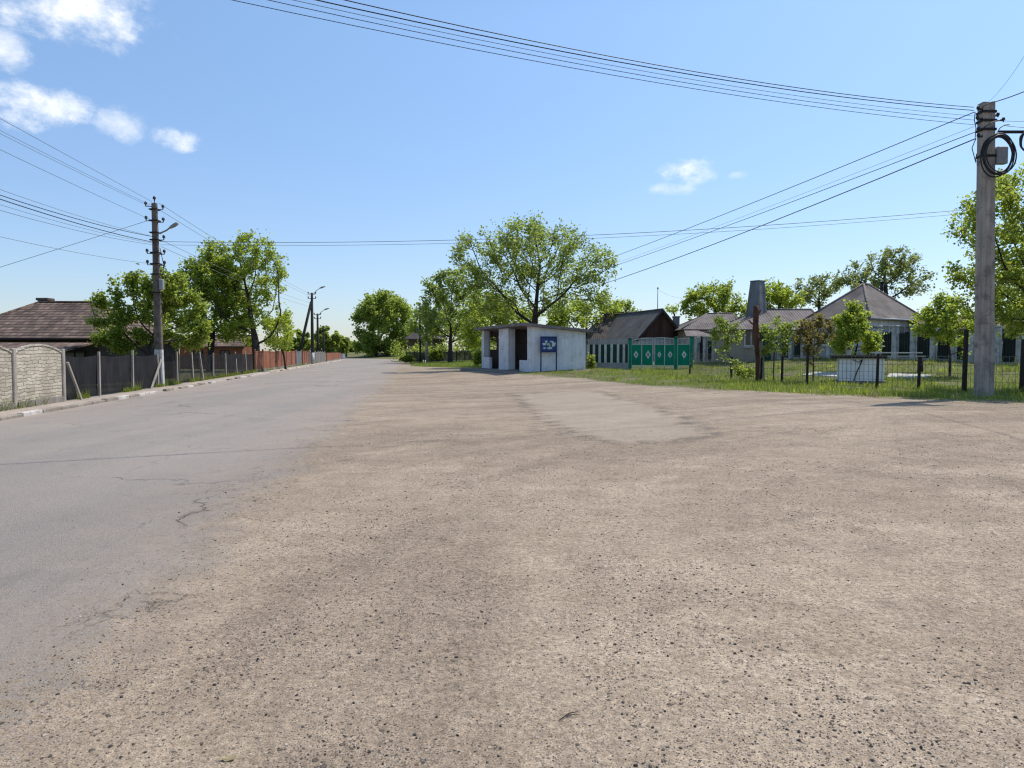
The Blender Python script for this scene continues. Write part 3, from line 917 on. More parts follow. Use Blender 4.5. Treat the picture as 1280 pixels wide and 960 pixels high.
# low shrubs
for i, (px, Y, a, b, rx, rz, lf, lab) in enumerate([
        (598, 51.2, 597, 448, 6, 8, 'leaf_fresh', 'small shrub at the far left corner of the bus shelter'),
        (738, 44.5, 738, 453, 5, 7, 'leaf_dense', 'small shrub where the shelter meets the white and green fence'),
        (510, 98, 510, 448, 9, 4, 'leaf_fresh', 'low clipped shrub by the far right roadside'),
        (545, 101, 545, 443, 10, 6, 'leaf_fresh', 'shrub under the open tree by the far netting fence'),
        (955, 30.5, 932, 468, 9, 9, 'leaf_dense', 'low shrub at the foot of the rusty pruned trunk'),
        (85, 22.3, 84, 494, 3, 7, 'leaf_fresh', 'weed clump at the end post of the concrete panel fence')]):
    make_tree('shrub', lab, 'shrub', foot(px, Y), [lob(a, b, Y, rx, rz)], 80 + i, lf, .0028 * Y + .03, 10, 60, None, .02, .12, thin=.6, trunk='stem', crown='foliage')


# ================================================================== left side of the road
def fence_dir(p):
    a, b = Kf(p.y - 1), Kf(p.y + 1)
    return math.atan2(2, float(b - a))


def panel_fence():
    P0, P1, P2 = on_fence(-70), on_fence(15), on_fence(77)
    root = thing('concrete_fence', P1, 'cream concrete fence with stone pattern and an arched top, at the left edge', 'fence')
    for p in (P0, P1, P2):
        mb = MB(); mb.box((p.x, p.y, p.z - .2), (.16, .15, 1.2 + .55), fence_dir(p), 0, .02); mb.build('post', 'post', root)
    for a, b in ((P0, P1), (P1, P2)):
        d = (b - a); L = d.length; f = Fr(a, math.atan2(d.y, d.x)); mb = MB()
        n = 14; up, lo = [], []
        for i in range(n + 1):
            u = .1 + (L - .2) * i / n; k = (i / n - .5) * 2
            zt = 1.44 + .20 * math.cos(k * math.pi / 2) ** .8 if abs(k) < 1 else 1.44
            up.append((u, zt)); lo.append((u, .17))
        ring = lo + up[::-1]
        m = len(ring)
        A = [f.p(u, -.03, z) for u, z in ring]; B = [f.p(u, .03, z) for u, z in ring]
        mb.add(A + B, [tuple(range(m)), tuple(reversed(range(m, 2 * m)))] + [(i, m + i, m + (i + 1) % m, (i + 1) % m) for i in range(m)])
        # cast coping that follows the arch
        for i in range(n):
            mb.beam(f.p(up[i][0], 0, up[i][1] + .012), f.p(up[i + 1][0], 0, up[i + 1][1] + .012), .10, .045)
        mb.build('panel', 'panel_stone', root)
        mb = MB(); f.box(mb, .1, L - .1, -.09, .09, -.1, .168); mb.build('plinth', 'concrete', root)


panel_fence()


def netting_fence():
    root = thing('netting_fence', on_fence(123), 'sagging dark grey netting fence on thin concrete posts along the pavement', 'fence')
    pxs = [79, 123, 165, 197, 221, 241, 252, 266, 282, 296, 308, 317]
    ps = [on_fence(q) for q in pxs]; rnd = random.Random(5)
    for i, p in enumerate(ps[1:-1]):
        H = 1.43 + rnd.uniform(-.06, .10)
        lean = rnd.uniform(-.09, .03)
        mb = MB(); mb.beam((p.x, p.y, p.z - .1), (p.x + lean, p.y + rnd.uniform(-.05, .05), p.z + H), .08, .08, 0, 4, .065)
        mb.build('post', 'post', root)
    for i in range(len(ps) - 1):
        a, b = ps[i], ps[i + 1]
        nu, nv = 10, 6; V = []; F = []
        n = Vector((b.y - a.y, -(b.x - a.x), 0)).normalized()
        for u in range(nu + 1):
            for v in range(nv + 1):
                t, w = u / nu, v / nv
                p = a + (b - a) * t
                sag = .07 * math.sin(math.pi * t) * w
                off = .05 + .035 * math.sin(t * 9 + i) * math.sin(w * 5 + i * 2)
                V.append(tuple(p - n * off + Vector((0, 0, .03 + w * 1.33 - sag))))
        q = nv + 1
        F = [(u * q + v, (u + 1) * q + v, (u + 1) * q + v + 1, u * q + v + 1) for u in range(nu) for v in range(nv)]
        mb = MB(); mb.add(V, F, 0, True)
        mb.build('net_panel', 'net' if i < 3 else ('net_thin' if i < 8 else 'net'), root)
    for a, b, bk in (((80, 450), (101, 499), .04), ((199, 452), (188, 487), .04), ((248, 455), (254, 476), .04)):
        pa, pb = on_fence(a[0]), on_fence(b[0], .75)
        mb = MB(); mb.beam((pb.x, pb.y, pb.z - .05), (pa.x + .1, pa.y, pa.z + 1.15), .06, .06); mb.build('brace', 'post', root)


netting_fence()


def sheet_fence(px0, px1, n, H, mat, name, label, base=True, pmat='rust_sheet'):
    A = on_fence(px0); B = on_fence(px1)
    root = thing(name, A, label, 'fence')
    ys = np.linspace(A.y, B.y, n + 1)
    P = [Vector((float(Kf(y)) - .95, y, gz(float(Kf(y)) - .95, y))) for y in ys]
    for i, p in enumerate(P):
        mb = MB(); mb.box((p.x, p.y, p.z - .1), (.12, .12, H + .22), fence_dir(p), 0, .02); mb.build('post', pmat, root)
    for i in range(n):
        a, b = P[i], P[i + 1]; d = b - a
        f = Fr(a, math.atan2(d.y, d.x)); mb = MB()
        dz = (b.z - a.z)
        f.box(mb, .09, d.length - .09, -.02, .02, .2 + dz / 2, H - .02 + .03 * math.sin(i * 2.3) + dz / 2)
        mb.build('sheet_panel', mat, root)
    mb = MB()
    for i in range(n):
        a, b = P[i], P[i + 1]; d = b - a; f = Fr(a, math.atan2(d.y, d.x)); f.box(mb, .07, d.length - .07, -.07, .07, -.1, .19)
    mb.build('plinth', 'concrete', root)


sheet_fence(319, 369, 7, 1.55, 'rust_sheet', 'sheet_fence', 'rusty red sheet metal fence of wide panels after the netting fence')
sheet_fence(370.5, 376.5, 1, 1.55, 'grey_sheet', 'metal_gate', 'short grey metal gate between the two rusty red fences', True, 'post')
sheet_fence(378, 385.5, 3, 1.55, 'rust_sheet', 'sheet_fence', 'short rusty red fence between the grey gate and the grey board fence')
sheet_fence(387, 406, 6, 1.5, 'slats_grey', 'board_fence', 'grey brown board fence behind the far roadside poles', True, 'post')
sheet_fence(408, 427, 4, 1.35, 'rust_sheet', 'sheet_fence', 'farthest low reddish fence where the road narrows away')

# little white cabinet at the far end
p = on_fence(429, .6)
r = thing('utility_cabinet', p, 'tiny white cabinet at the far end of the left fences', 'cabinet')
mb = MB(); mb.box((p.x, p.y, p.z), (.9, .6, 1.15), fence_dir(p), 0, .03); mb.build('cabinet_body', 'white', r)
mb = MB(); mb.box((p.x, p.y, p.z + 1.151), (1.02, .72, .06), fence_dir(p), 0, .01); mb.build('lid', 'galv', r)


# ------------------------------------------------------------------ houses
def roof_solid(f, u0, u1, v0, v1, ze, zr, h0, h1, over, mat, parent, name='roof', thick=.09, rv=None):
    """pitched roof: eaves at ze round the rectangle, ridge at zr; h0/h1 hip insets (0 = gable)"""
    a0, a1, b0, b1 = u0 - over, u1 + over, v0 - over, v1 + over
    m = (b0 + b1) / 2 if rv is None else rv
    E = [f.p(a0, b0, ze), f.p(a1, b0, ze), f.p(a1, b1, ze), f.p(a0, b1, ze)]
    R = [f.p(a0 + h0, m, zr), f.p(a1 - h1, m, zr)]
    T = E + R
    Lo = [q - Vector((0, 0, thick)) for q in T]
    mb = MB()
    mb.add(T, [(0, 1, 5, 4)], 0); mb.add(T, [(2, 3, 4, 5)], 0)
    mb.add(T, [(1, 2, 5)], 0); mb.add(T, [(3, 0, 4)], 0)
    if h0 == 0 or h1 == 0:
        mb = MB(); mb.add(T, [(0, 1, 5, 4)], 0); mb.add(T, [(2, 3, 4, 5)], 0)
        if h1: mb.add(T, [(1, 2, 5)], 0)
        if h0: mb.add(T, [(3, 0, 4)], 0)
        mb.add(Lo, [(4, 5, 1, 0), (5, 4, 3, 2)], 1)
        if h1: mb.add(Lo, [(5, 2, 1)], 1)
        if h0: mb.add(Lo, [(4, 0, 3)], 1)
        if not h0: mb.add(T + Lo, [(0, 4, 10, 6), (4, 3, 9, 10)], 1)
        if not h1: mb.add(T + Lo, [(5, 1, 7, 11), (2, 5, 11, 8)], 1)
    else:
        mb.add(Lo, [(3, 2, 1, 0)], 1)
    mb.add(T + Lo, [(0, 6, 7, 1), (2, 8, 9, 3)], 1)
    if h1: mb.add(T + Lo, [(1, 7, 8, 2)], 1)
    if h0: mb.add(T + Lo, [(3, 9, 6, 0)], 1)
    o = mb.build(name, [mat, 'brownwall'], parent)
    # ridge and hip cappings as part of the roof
    cap = MB()
    cap.tube([R[0], R[1]], .085, 6)
    if h0: cap.tube([R[0], E[0]], .07, 5); cap.tube([R[0], E[3]], .07, 5)
    if h1: cap.tube([R[1], E[1]], .07, 5); cap.tube([R[1], E[2]], .07, 5)
    cap.build('ridge_cap', mat, o)
    return o


def window(f, u, v, z, w, h, parent, mat='white', face=-1, panes=2):
    """window on the wall plane v = const of frame f (face -1: looks towards -v)"""
    s = face
    mb = MB()
    T, D = .07, .05
    lo, hi = sorted((v + s * .002, v + s * (.002 + D)))
    for q in ((u - w / 2, u - w / 2 + T, z, z + h), (u + w / 2 - T, u + w / 2, z, z + h), (u - w / 2 + T, u + w / 2 - T, z, z + T), (u - w / 2 + T, u + w / 2 - T, z + h - T, z + h)):
        f.box(mb, q[0], q[1], lo, hi, q[2], q[3])
    for i in range(1, panes):
        c = u - w / 2 + w * i / panes
        f.box(mb, c - .025, c + .025, lo, hi, z + T, z + h - T)
    fr = mb.build('window', mat, parent)
    lo2, hi2 = sorted((v + s * .004, v + s * .022))
    mb = MB(); f.box(mb, u - w / 2 + T * .5, u + w / 2 - T * .5, lo2, hi2, z + T * .5, z + h - T * .5); mb.build('pane', 'glass', fr)
    lo3, hi3 = sorted((v + s * .002, v + s * .13))
    mb = MB(); f.box(mb, u - w / 2 - .06, u + w / 2 + .06, lo3, hi3, z - .075, z - .015); mb.build('sill', mat, fr)


def window_u(f, u, v, z, w, h, parent, mat='white', face=1, panes=2):
    """window on the wall plane u = const"""
    g = Fr(f.p(u, 0, 0), f.a + math.pi / 2)
    window(g, v, 0, z, w, h, parent, mat, -face, panes)


def chimney(f, u, v, z0, z1, w, mat, parent):
    mb = MB(); c = f.p(u, v, z0); mb.box(c, (w, w, z1 - z0), f.a, 0, .015)
    mb.box((c.x, c.y, c.z + z1 - z0 + .002), (w * 1.22, w * 1.22, .12), f.a, 0, .02)
    mb.build('chimney', mat, parent)


def left_house():
    Ye = 32.0
    xr = at(128, 422, Ye).x
    f = Fr((xr - 7.4, Ye, 0), 0.0)
    ze = at(60, 422, Ye).z; zr = at(60, 378, 36.5).z
    root = thing('tiled_house', (xr - 3.5, Ye + 4, gz(xr - 3.5, Ye)), 'low house with big brown tiled hip roof at the left edge behind the concrete fence', 'house')
    mb = MB(); f.box(mb, .5, 6.9, .6, 8.4, -.2, ze - .1); mb.build('wall', 'dark_pole', root)  # wall coloured near black to stand in for the shadow under the eave
    ro = roof_solid(f, .3, 7.1, .3, 8.7, ze, zr, 1.75, 3.1, .35, 'tile_brown', root)
    chimney(f, 1.75, 4.9, zr - .9, zr + .12, .5, 'brownwall', ro)
    mb = MB()
    e0, e1 = f.p(0, -.06, ze - .06), f.p(7.4, -.06, ze - .06)
    mb.tube([e0, e1], .065, 6); mb.build('gutter', 'iron', ro)
    # lean-to porch roof in front
    zp, zq = at(60, 428, 31).z, at(60, 438.5, 29.3).z
    mb = MB()
    mb.slab([f.p(-.2, -2.7, zq), f.p(7.2, -2.7, zq), f.p(7.2, -.45, zp), f.p(-.2, -.45, zp)], .08, 0)
    mb.build('porch_roof', 'tile_porch', root)
    for i in range(4):
        mb = MB(); c = f.p(.2 + i * 2.25, -2.5, -.1); mb.box((c.x, c.y, 0), (.13, .13, zq - .09), 0, 0, .01); mb.build('porch_post', 'iron', root)
    for u in (1.6, 3.7, 5.8): window(f, u, .6, .75, 1.0, .9, root, 'iron')


left_house()


# a brick outbuilding glimpsed through the netting and trees
p = foot(300, 62)
f = Fr((p.x - 5.2, 62, p.z), 0)
r = thing('outbuilding', p, 'reddish outbuilding half hidden behind the trees on the left', 'outbuilding')
mb = MB(); f.box(mb, 0, 5.4, 0, 3.4, -.1, 1.9); mb.build('wall', 'rust_sheet', r)
roof_solid(f, 0, 5.4, 0, 3.4, 1.95, 2.9, 0, 0, .25, 'tile_porch', r)
window(f, 1.6, 0, .8, .8, .8, r, 'iron'); window(f, 3.9, 0, .8, .8, .8, r, 'iron')


# ------------------------------------------------------------------ utility poles
def insulator(mb, p, s=1.0):
    p = Vector(p)
    mb.tube([p, p + Vector((0, 0, .05 * s)), p + Vector((0, 0, .06 * s)), p + Vector((0, 0, .13 * s)), p + Vector((0, 0, .16 * s))],
            [.022 * s, .022 * s, .055 * s, .05 * s, .02 * s], 8)


def left_pole():
    B = G(200, 483); B.z = gz(B.x, B.y); Y = B.y
    T = at(193, 254, Y)
    root = thing('utility_pole', B, 'weathered grey brown utility pole with whitewashed foot and a street lamp, left of the road', 'utility pole')
    d = T - B; zw = at(199, 437, Y).z
    k = (zw - B.z) / d.z
    mid = B + d * k
    def ring(p, w, dd): return [p + Vector((a * w / 2, b * dd / 2, 0)) for a, b in ((-.7, -1), (.7, -1), (1, -.7), (1, .7), (.7, 1), (-.7, 1), (-1, .7), (-1, -.7))]
    mb = MB(); mb.loft([ring(B - Vector((0, 0, .2)), .35, .25), ring(mid, .31, .23)], 1); mb.loft([ring(mid, .304, .226), ring(T, .20, .165)], 0)
    mb.build('shaft', ['old_pole', 'limewash'], root)
    at_ = lambda py, dx=0.0: (B + d * ((at(197, py, Y).z - B.z) / d.z)) + Vector((dx, 0, 0))
    for py in (262, 276, 291, 300, 316, 330, 343, 366):
        mb = MB(); q = at_(py); w = .155 + .06 * (py - 254) / 230
        for s in (-1, 1):
            mb.beam((q.x - w, q.y + s * .16, q.z), (q.x + w, q.y + s * .16, q.z), .03, .05)
            mb.beam((q.x + s * w, q.y - .16, q.z), (q.x + s * w, q.y + .16, q.z), .03, .05)
        mb.build('clamp_band', 'iron', root)
    for py, s in ((258, -1), (262, 1), (276, -1), (278, 1), (300, 1), (317, -1), (318, 1), (331, -1), (332, 1)):
        mb = MB(); q = at_(py); e = q + Vector((s * .36, -.02, 0))
        mb.tube([q + Vector((s * .12, 0, 0)), e, e + Vector((0, 0, .05))], .017, 5); insulator(mb, e + Vector((0, 0, .02)), 1.15)
        mb.build('insulator', 'ceramic', root)
    mb = MB(); mb.tube([T, T + Vector((0, 0, .14))], .02, 5); insulator(mb, T + Vector((0, 0, .10)), 1.2); mb.build('insulator', 'ceramic', root)
    # lamp arm and lamp
    a = at(202, 292, Y) + Vector((0, -.12, 0)); b = at(208, 288, Y - .5); c = at(212, 285, Y - .9); e = at(222, 279, Y - 1.3)
    mb = MB(); mb.tube([at_(293), a, b, c], .033, 6); arm = mb.build('lamp_arm', 'galv', root)
    ax = (e - c); mb = MB()
    mb.tube([c, c + ax * .15, c + ax * .55, c + ax * .92, e], [.04, .06, .08, .072, .025], 8); mb.build('lamp_head', 'galv', arm)
    q = at_(356, .23); mb = MB(); mb.box((q.x, q.y - .05, q.z - .2), (.16, .18, .42), 0, 0, .02); mb.build('junction_box', 'galv', root)
    mb = MB(); q0 = at_(310, .18); q1 = at_(352, .24); mb.tube([q0, (q0 + q1) / 2 + Vector((.10, 0, 0)), q1], .016, 5); mb.build('cable_conduit', 'black', root)
    return B, T, Y, at_


LP = left_pole()


def far_pole(px, pyt, Y, label, lamp=0, brace=None, w=.26, mat='dark_pole', wash=False):
    B = foot(px, Y); T = at(px - .7, pyt, Y)
    root = thing('utility_pole', B, label, 'utility pole', 'distant roadside utility poles')
    mb = MB(); mb.tube([B - Vector((0, 0, .2)), B + (T - B) * .5, T], [w * .40, w * .34, w * .26], 8)
    mb.build('shaft', mat, root)
    if wash:
        mb = MB(); mb.tube([B, B + (T - B) * .16], [w * .43, w * .41], 8); mb.build('painted_foot', 'limewash', root)
    for i, z in enumerate((.15, .7)):
        mb = MB(); q = T - Vector((0, 0, z)); mb.beam(q + Vector((-.5, 0, 0)), q + Vector((.5, 0, 0)), .07, .07)
        for s in (-.45, .45): insulator(mb, q + Vector((s, 0, .03)), 1.5)
        mb.build('crossarm', 'iron', root)
    if lamp:
        q = T - Vector((0, 0, .4)); mb = MB(); e = q + Vector((1.1, -.5, .9)); mb.tube([q, q + Vector((.6, -.3, .6)), e], .04, 5); a = mb.build('lamp_arm', 'galv', root)
        mb = MB(); mb.tube([e, e + Vector((.3, -.12, .1)), e + Vector((.75, -.3, .2))], [.06, .12, .05], 6); mb.build('lamp_head', 'galv', a)
    if brace:
        b = at(brace[0], 440, Y).x; e = at(px - 1.5, brace[1], Y)
        mb = MB(); mb.tube([Vector((b, Y - .2, gz(b, Y) - .2)), e], [w * .36, w * .28], 7); mb.build('brace', mat, root)
    return root, B, T


FP1 = far_pole(390.5, 366, 88, 'tallest distant pole on the left, dark with a slanting brace and a lamp', 1, (371, 377), .55, 'dark_pole', True)
FP2 = far_pole(397.5, 392, 101, 'second distant pole on the left, just right of the braced pole, with lamp', 1, None, .5)
FP3 = far_pole(404.8, 407, 118, 'third distant pole on the left, bare and dark above the board fence', 0, None, .5)
FP4 = far_pole(433, 422, 190, 'tiny farthest pole on the left beside the distant trees', 0, None, .6)
FP5 = far_pole(525.5, 379, 99, 'dark wooden pole under the open tree left of the bus shelter', 0, None, .42)
FP6 = far_pole(533.5, 387, 97, 'pale concrete pole next to the dark pole left of the bus shelter', 0, None, .5, 'pole_concrete')


def right_pole():
    B = G(1230, 497); Y = B.y
    T = at(1233, 129, Y)
    root = thing('utility_pole', B, 'tall massive grey concrete utility pole on the right with cables and a coil on top', 'utility pole')
    d = T - B
    def ring(p, w, dd):
        g = .10     # recessed front panel of the cast pole
        q = [(-1, -1), (-.42, -1), (-.36, -1 + g), (.36, -1 + g), (.42, -1), (1, -1), (1, 1), (-1, 1)]
        return [p + Vector((a * w / 2, b * dd / 2, 0)) for a, b in q]
    Bb = B - Vector((0, 0, .3))
    mb = MB(); mb.loft([ring(Bb, .40, .27), ring(B + d * .5, .37, .26), ring(T, .33, .24)])
    sh = mb.build('shaft', 'pole_concrete', root)
    P = lambda py, dx=0.0, dy=0.0: (B + d * ((at(1231, py, Y).z - B.z) / d.z)) + Vector((dx, dy, 0))
    for py in (141, 152, 163, 196):
        q = P(py); mb = MB()
        for s in (-1, 1):
            mb.beam((q.x - .19, q.y + s * .14, q.z), (q.x + .19, q.y + s * .14, q.z), .02, .06)
            mb.beam((q.x + s * .19, q.y - .14, q.z), (q.x + s * .19, q.y + .14, q.z), .02, .06)
        mb.build('clamp_band', 'iron', root)
    for py, s, ln in ((138, -1, .34), (150, -1, .36), (164, -1, .33), (172, -1, .33), (152, 1, .45), (146, 1, .3)):
        q = P(py, s * .17, -.10); mb = MB()
        mb.tube([q, q + Vector((s * .1, 0, 0)), q + Vector((s * (ln - .22), 0, .02))], [.03, .022, .04], 6)
        insulator(mb, q + Vector((s * (ln - .22), 0, -.04)), .8)
        mb.build('insulator', 'black', root)
    # bracket arm on the right and the second loop
    mb = MB(); a, b = P(168, .2, -.22), P(168, 1.35, -.22); mb.beam(a, b, .05, .07); mb.build('bracket_arm', 'iron', root)
    mb = MB(); q = P(196, .34, -.1); mb.box((q.x, q.y, q.z - .22), (.30, .2, .46), 0, 0, .03); mb.build('junction_box', 'galv', root)
    rnd = random.Random(2)
    def coil(c, rx, rz, n, name):
        mb = MB()
        for k in range(n):
            sx, sz = rx * rnd.uniform(.82, 1.02), rz * rnd.uniform(.86, 1.02); ox, oz = rnd.uniform(-.03, .03), rnd.uniform(-.03, .03)
            N = 30; ph = rnd.uniform(0, 6)
            pts = [c + Vector((ox + sx * math.cos(2 * math.pi * i / N), -.03 * k + .03 * math.sin(2 * math.pi * i / N * 2 + ph), oz + sz * math.sin(2 * math.pi * i / N))) for i in range(N + 1)]
            mb.tube(pts, .019, 6)
        mb.build(name, 'black', root)
    coil(at(1246, 194, Y - .36), .42, .54, 6, 'cable_coil')
    coil(at(1283, 178, Y - .3), .22, .25, 3, 'cable_coil')
    # loose cable tails on the left face and between the clamps
    for pts in (((1219, 140), (1218, 150), (1220, 160), (1219, 172)), ((1220, 173), (1215, 185), (1219, 200), (1223, 203)), ((1222, 165), (1232, 158), (1242, 152), (1250, 151)),
                ((1245, 168), (1250, 160), (1256, 156), (1262, 156)), ((1224, 140), (1230, 132), (1240, 127), (1246, 127)), ((1221, 192), (1219, 202), (1222, 207), (1226, 200))):
        mb = MB(); mb.tube([at(a, b, Y - .28) for a, b in pts], .012, 5); mb.build('cable_tail', 'black', root)
    return B, T, Y


RP = right_pole()


# ------------------------------------------------------------------ overhead cables
def cable(name, p0, p1, via, r, mat, label, group=None, n=26):
    """hanging cable; `via` is an image point it passes through, which fixes the sag"""
    p0, p1 = Vector(p0), Vector(p1); sag = .25
    if via is not None:
        lo, hi = 0.0, 1.0
        def pxa(t):
            q = p0 + (p1 - p0) * t; return 640 + FPX * q.x / (q.y * cP - (q.z - CAMZ) * sP)
        s0 = pxa(0) < via[0]
        for _ in range(60):
            m = (lo + hi) / 2
            if (pxa(m) < via[0]) == s0: lo = m
            else: hi = m
        t = (lo + hi) / 2; q = p0 + (p1 - p0) * t
        need = at(via[0], via[1], q.y).z
        sag = (q.z - need) / max(.02, 4 * t * (1 - t))
    pts = []
    for i in range(n + 1):
        t = i / n; q = p0 + (p1 - p0) * t; q.z -= 4 * sag * t * (1 - t); pts.append(q)
    mb = MB(); mb.tube(pts, r, 5)
    o = mb.build(name, mat, None, org=p0)
    return tag(o, label, 'cable', group)


RY = RP[2]
# five cables crossing the whole top of the picture to a pole near the camera on the left
NP = Vector((-12.2, 8, 0))
for (a, via, ez, r, mat, lab) in (
        ((1217, 134), (640, 46), 8.1, .009, 'black', 'thick black cable crossing the top of the sky, uppermost of its bundle'),
        ((1217, 138), (640, 52), 7.9, .010, 'black', 'thick black cable crossing the top of the sky, second from above in its bundle'),
        ((1217, 145), (640, 58), 7.8, .005, 'wire_grey', 'hair thin grey cable in the middle of the bundle crossing the top of the sky'),
        ((1217, 150), (640, 64), 7.7, .006, 'black', 'thin black cable crossing the top of the sky, second from below in its bundle'),
        ((1219, 156), (640, 71), 7.5, .006, 'black', 'thin black cable crossing the top of the sky, lowest of its bundle')):
    p = at(a[0], a[1], RY - .1)
    cable('overhead_cable', p, (NP.x, NP.y, ez), via, r, mat, lab, 'cables from the concrete pole across the sky')
# cables from the concrete pole down to the pale pole beyond the walnut tree
for (a, via, e, r, mat, lab) in (
        ((1218, 140), (775, 318), FP6[2] - Vector((0, 0, .15)), .012, 'black', 'black cable slanting down from the concrete pole to the walnut tree, uppermost of three'),
        ((1218, 158), (775, 327), FP6[2] - Vector((.3, 0, .4)), .005, 'wire_grey', 'hair thin cable slanting down from the concrete pole to the walnut tree'),
        ((1219, 165), (775, 330), FP6[2] - Vector((0, 0, .7)), .011, 'black', 'black cable slanting down from the concrete pole to the walnut tree, middle of three'),
        ((1220, 173), (775, 348), FP6[2] - Vector((0, 0, 1.2)), .016, 'black', 'thickest black cable slanting down from the concrete pole to the walnut tree, lowest')):
    cable('overhead_cable', at(a[0], a[1], RY - .1), e, via, r, mat, lab, 'cables from the concrete pole down to the walnut tree')
# cables leaving the concrete pole to the right
for (a, b, Yb, r, mat, lab) in (
        ((1245, 127), (1500, -20), 13, .013, 'black', 'black cable rising from the top of the concrete pole out to the right'),
        ((1236, 127), (1340, -40), 12, .004, 'wire_grey', 'hair thin wire going steeply up from the top of the concrete pole'),
        ((1250, 151), (1600, 110), 16, .006, 'wire_grey', 'thin grey cable leaving the concrete pole to the right, above the coil'),
        ((1255, 157), (1600, 140), 17, .008, 'black', 'black cable leaving the concrete pole to the right, just above the coil')):
    cable('overhead_cable', at(a[0], a[1], RY - .1), at(b[0], b[1], Yb), None, r, mat, lab)
# two long cables across the street from the left pole
LB, LT, LY, Lat = LP
cable('street_cable', at(200, 302, LY), at(1262, 257, 27), (570, 300), .010, 'wire_grey', 'upper long grey cable spanning from the left pole across to the yard tree', 'two cables spanning the street')
cable('street_cable', at(200, 306, LY), at(1262, 262, 27), (570, 304), .007, 'wire_grey', 'lower long grey cable spanning from the left pole across to the yard tree', 'two cables spanning the street')
# cables from the left pole towards the camera, out of frame
for (a, at0, ez, r, mat, lab) in (
        ((190, 252), (0, 148), 7.75, .007, 'wire_grey', 'highest thin wire leaving the left pole top to the left edge'),
        ((190, 257), (0, 163), 7.5, .006, 'wire_grey', 'second highest thin wire leaving the left pole top to the left edge'),
        ((190, 259), (0, 167), 7.4, .006, 'wire_grey', 'third highest thin wire leaving the left pole top to the left edge'),
        ((187, 274), (0, 187), 7.0, .007, 'wire_grey', 'fourth thin wire from above leaving the left pole to the left edge'),
        ((193, 296), (0, 237), 6.0, .006, 'wire_grey', 'uppermost of the lower wire bundle left of the lamp pole'),
        ((193, 296), (0, 244), 5.9, .012, 'black', 'thicker dark cable of the lower bundle left of the lamp pole'),
        ((193, 303), (0, 249), 5.8, .014, 'black', 'thickest black cable of the lower bundle left of the lamp pole'),
        ((193, 304), (0, 256), 5.6, .006, 'wire_grey', 'thin wire just under the thickest cable left of the lamp pole'),
        ((193, 306), (0, 263), 5.4, .007, 'wire_grey', 'lowest wire of the lower bundle left of the lamp pole'),
        ((192, 330), (0, 296), 4.6, .006, 'wire_grey', 'single thin wire from the middle of the left pole to the left edge')):
    cable('roadside_wire', at(a[0], a[1], LY), (NP.x, NP.y, ez), at0, r, mat, lab, 'wires along the left roadside')
cable('house_wire', at(187, 275, LY), at(-260, 414, 24), (0, 334), .009, 'wire_grey', 'wire falling leftward from the left pole over the tiled roof, crossing the others')
# onward to the braced pole in the distance
for (a, e, lab) in (((199, 254), (389.5, 368), 'upper wire from the left pole top onward to the braced distant pole'),
                    ((199, 262), (389.5, 371), 'middle wire from the left pole onward to the braced distant pole'),
                    ((201, 300), (390, 379), 'lower wire from the left pole onward to the braced distant pole'),
                    ((201, 308), (390, 384), 'lowest dark wire from the left pole onward to the braced distant pole')):
    cable('roadside_wire', at(a[0], a[1], LY), at(e[0], e[1], 88), None, .009, 'wire_grey', lab, 'wires along the left roadside')


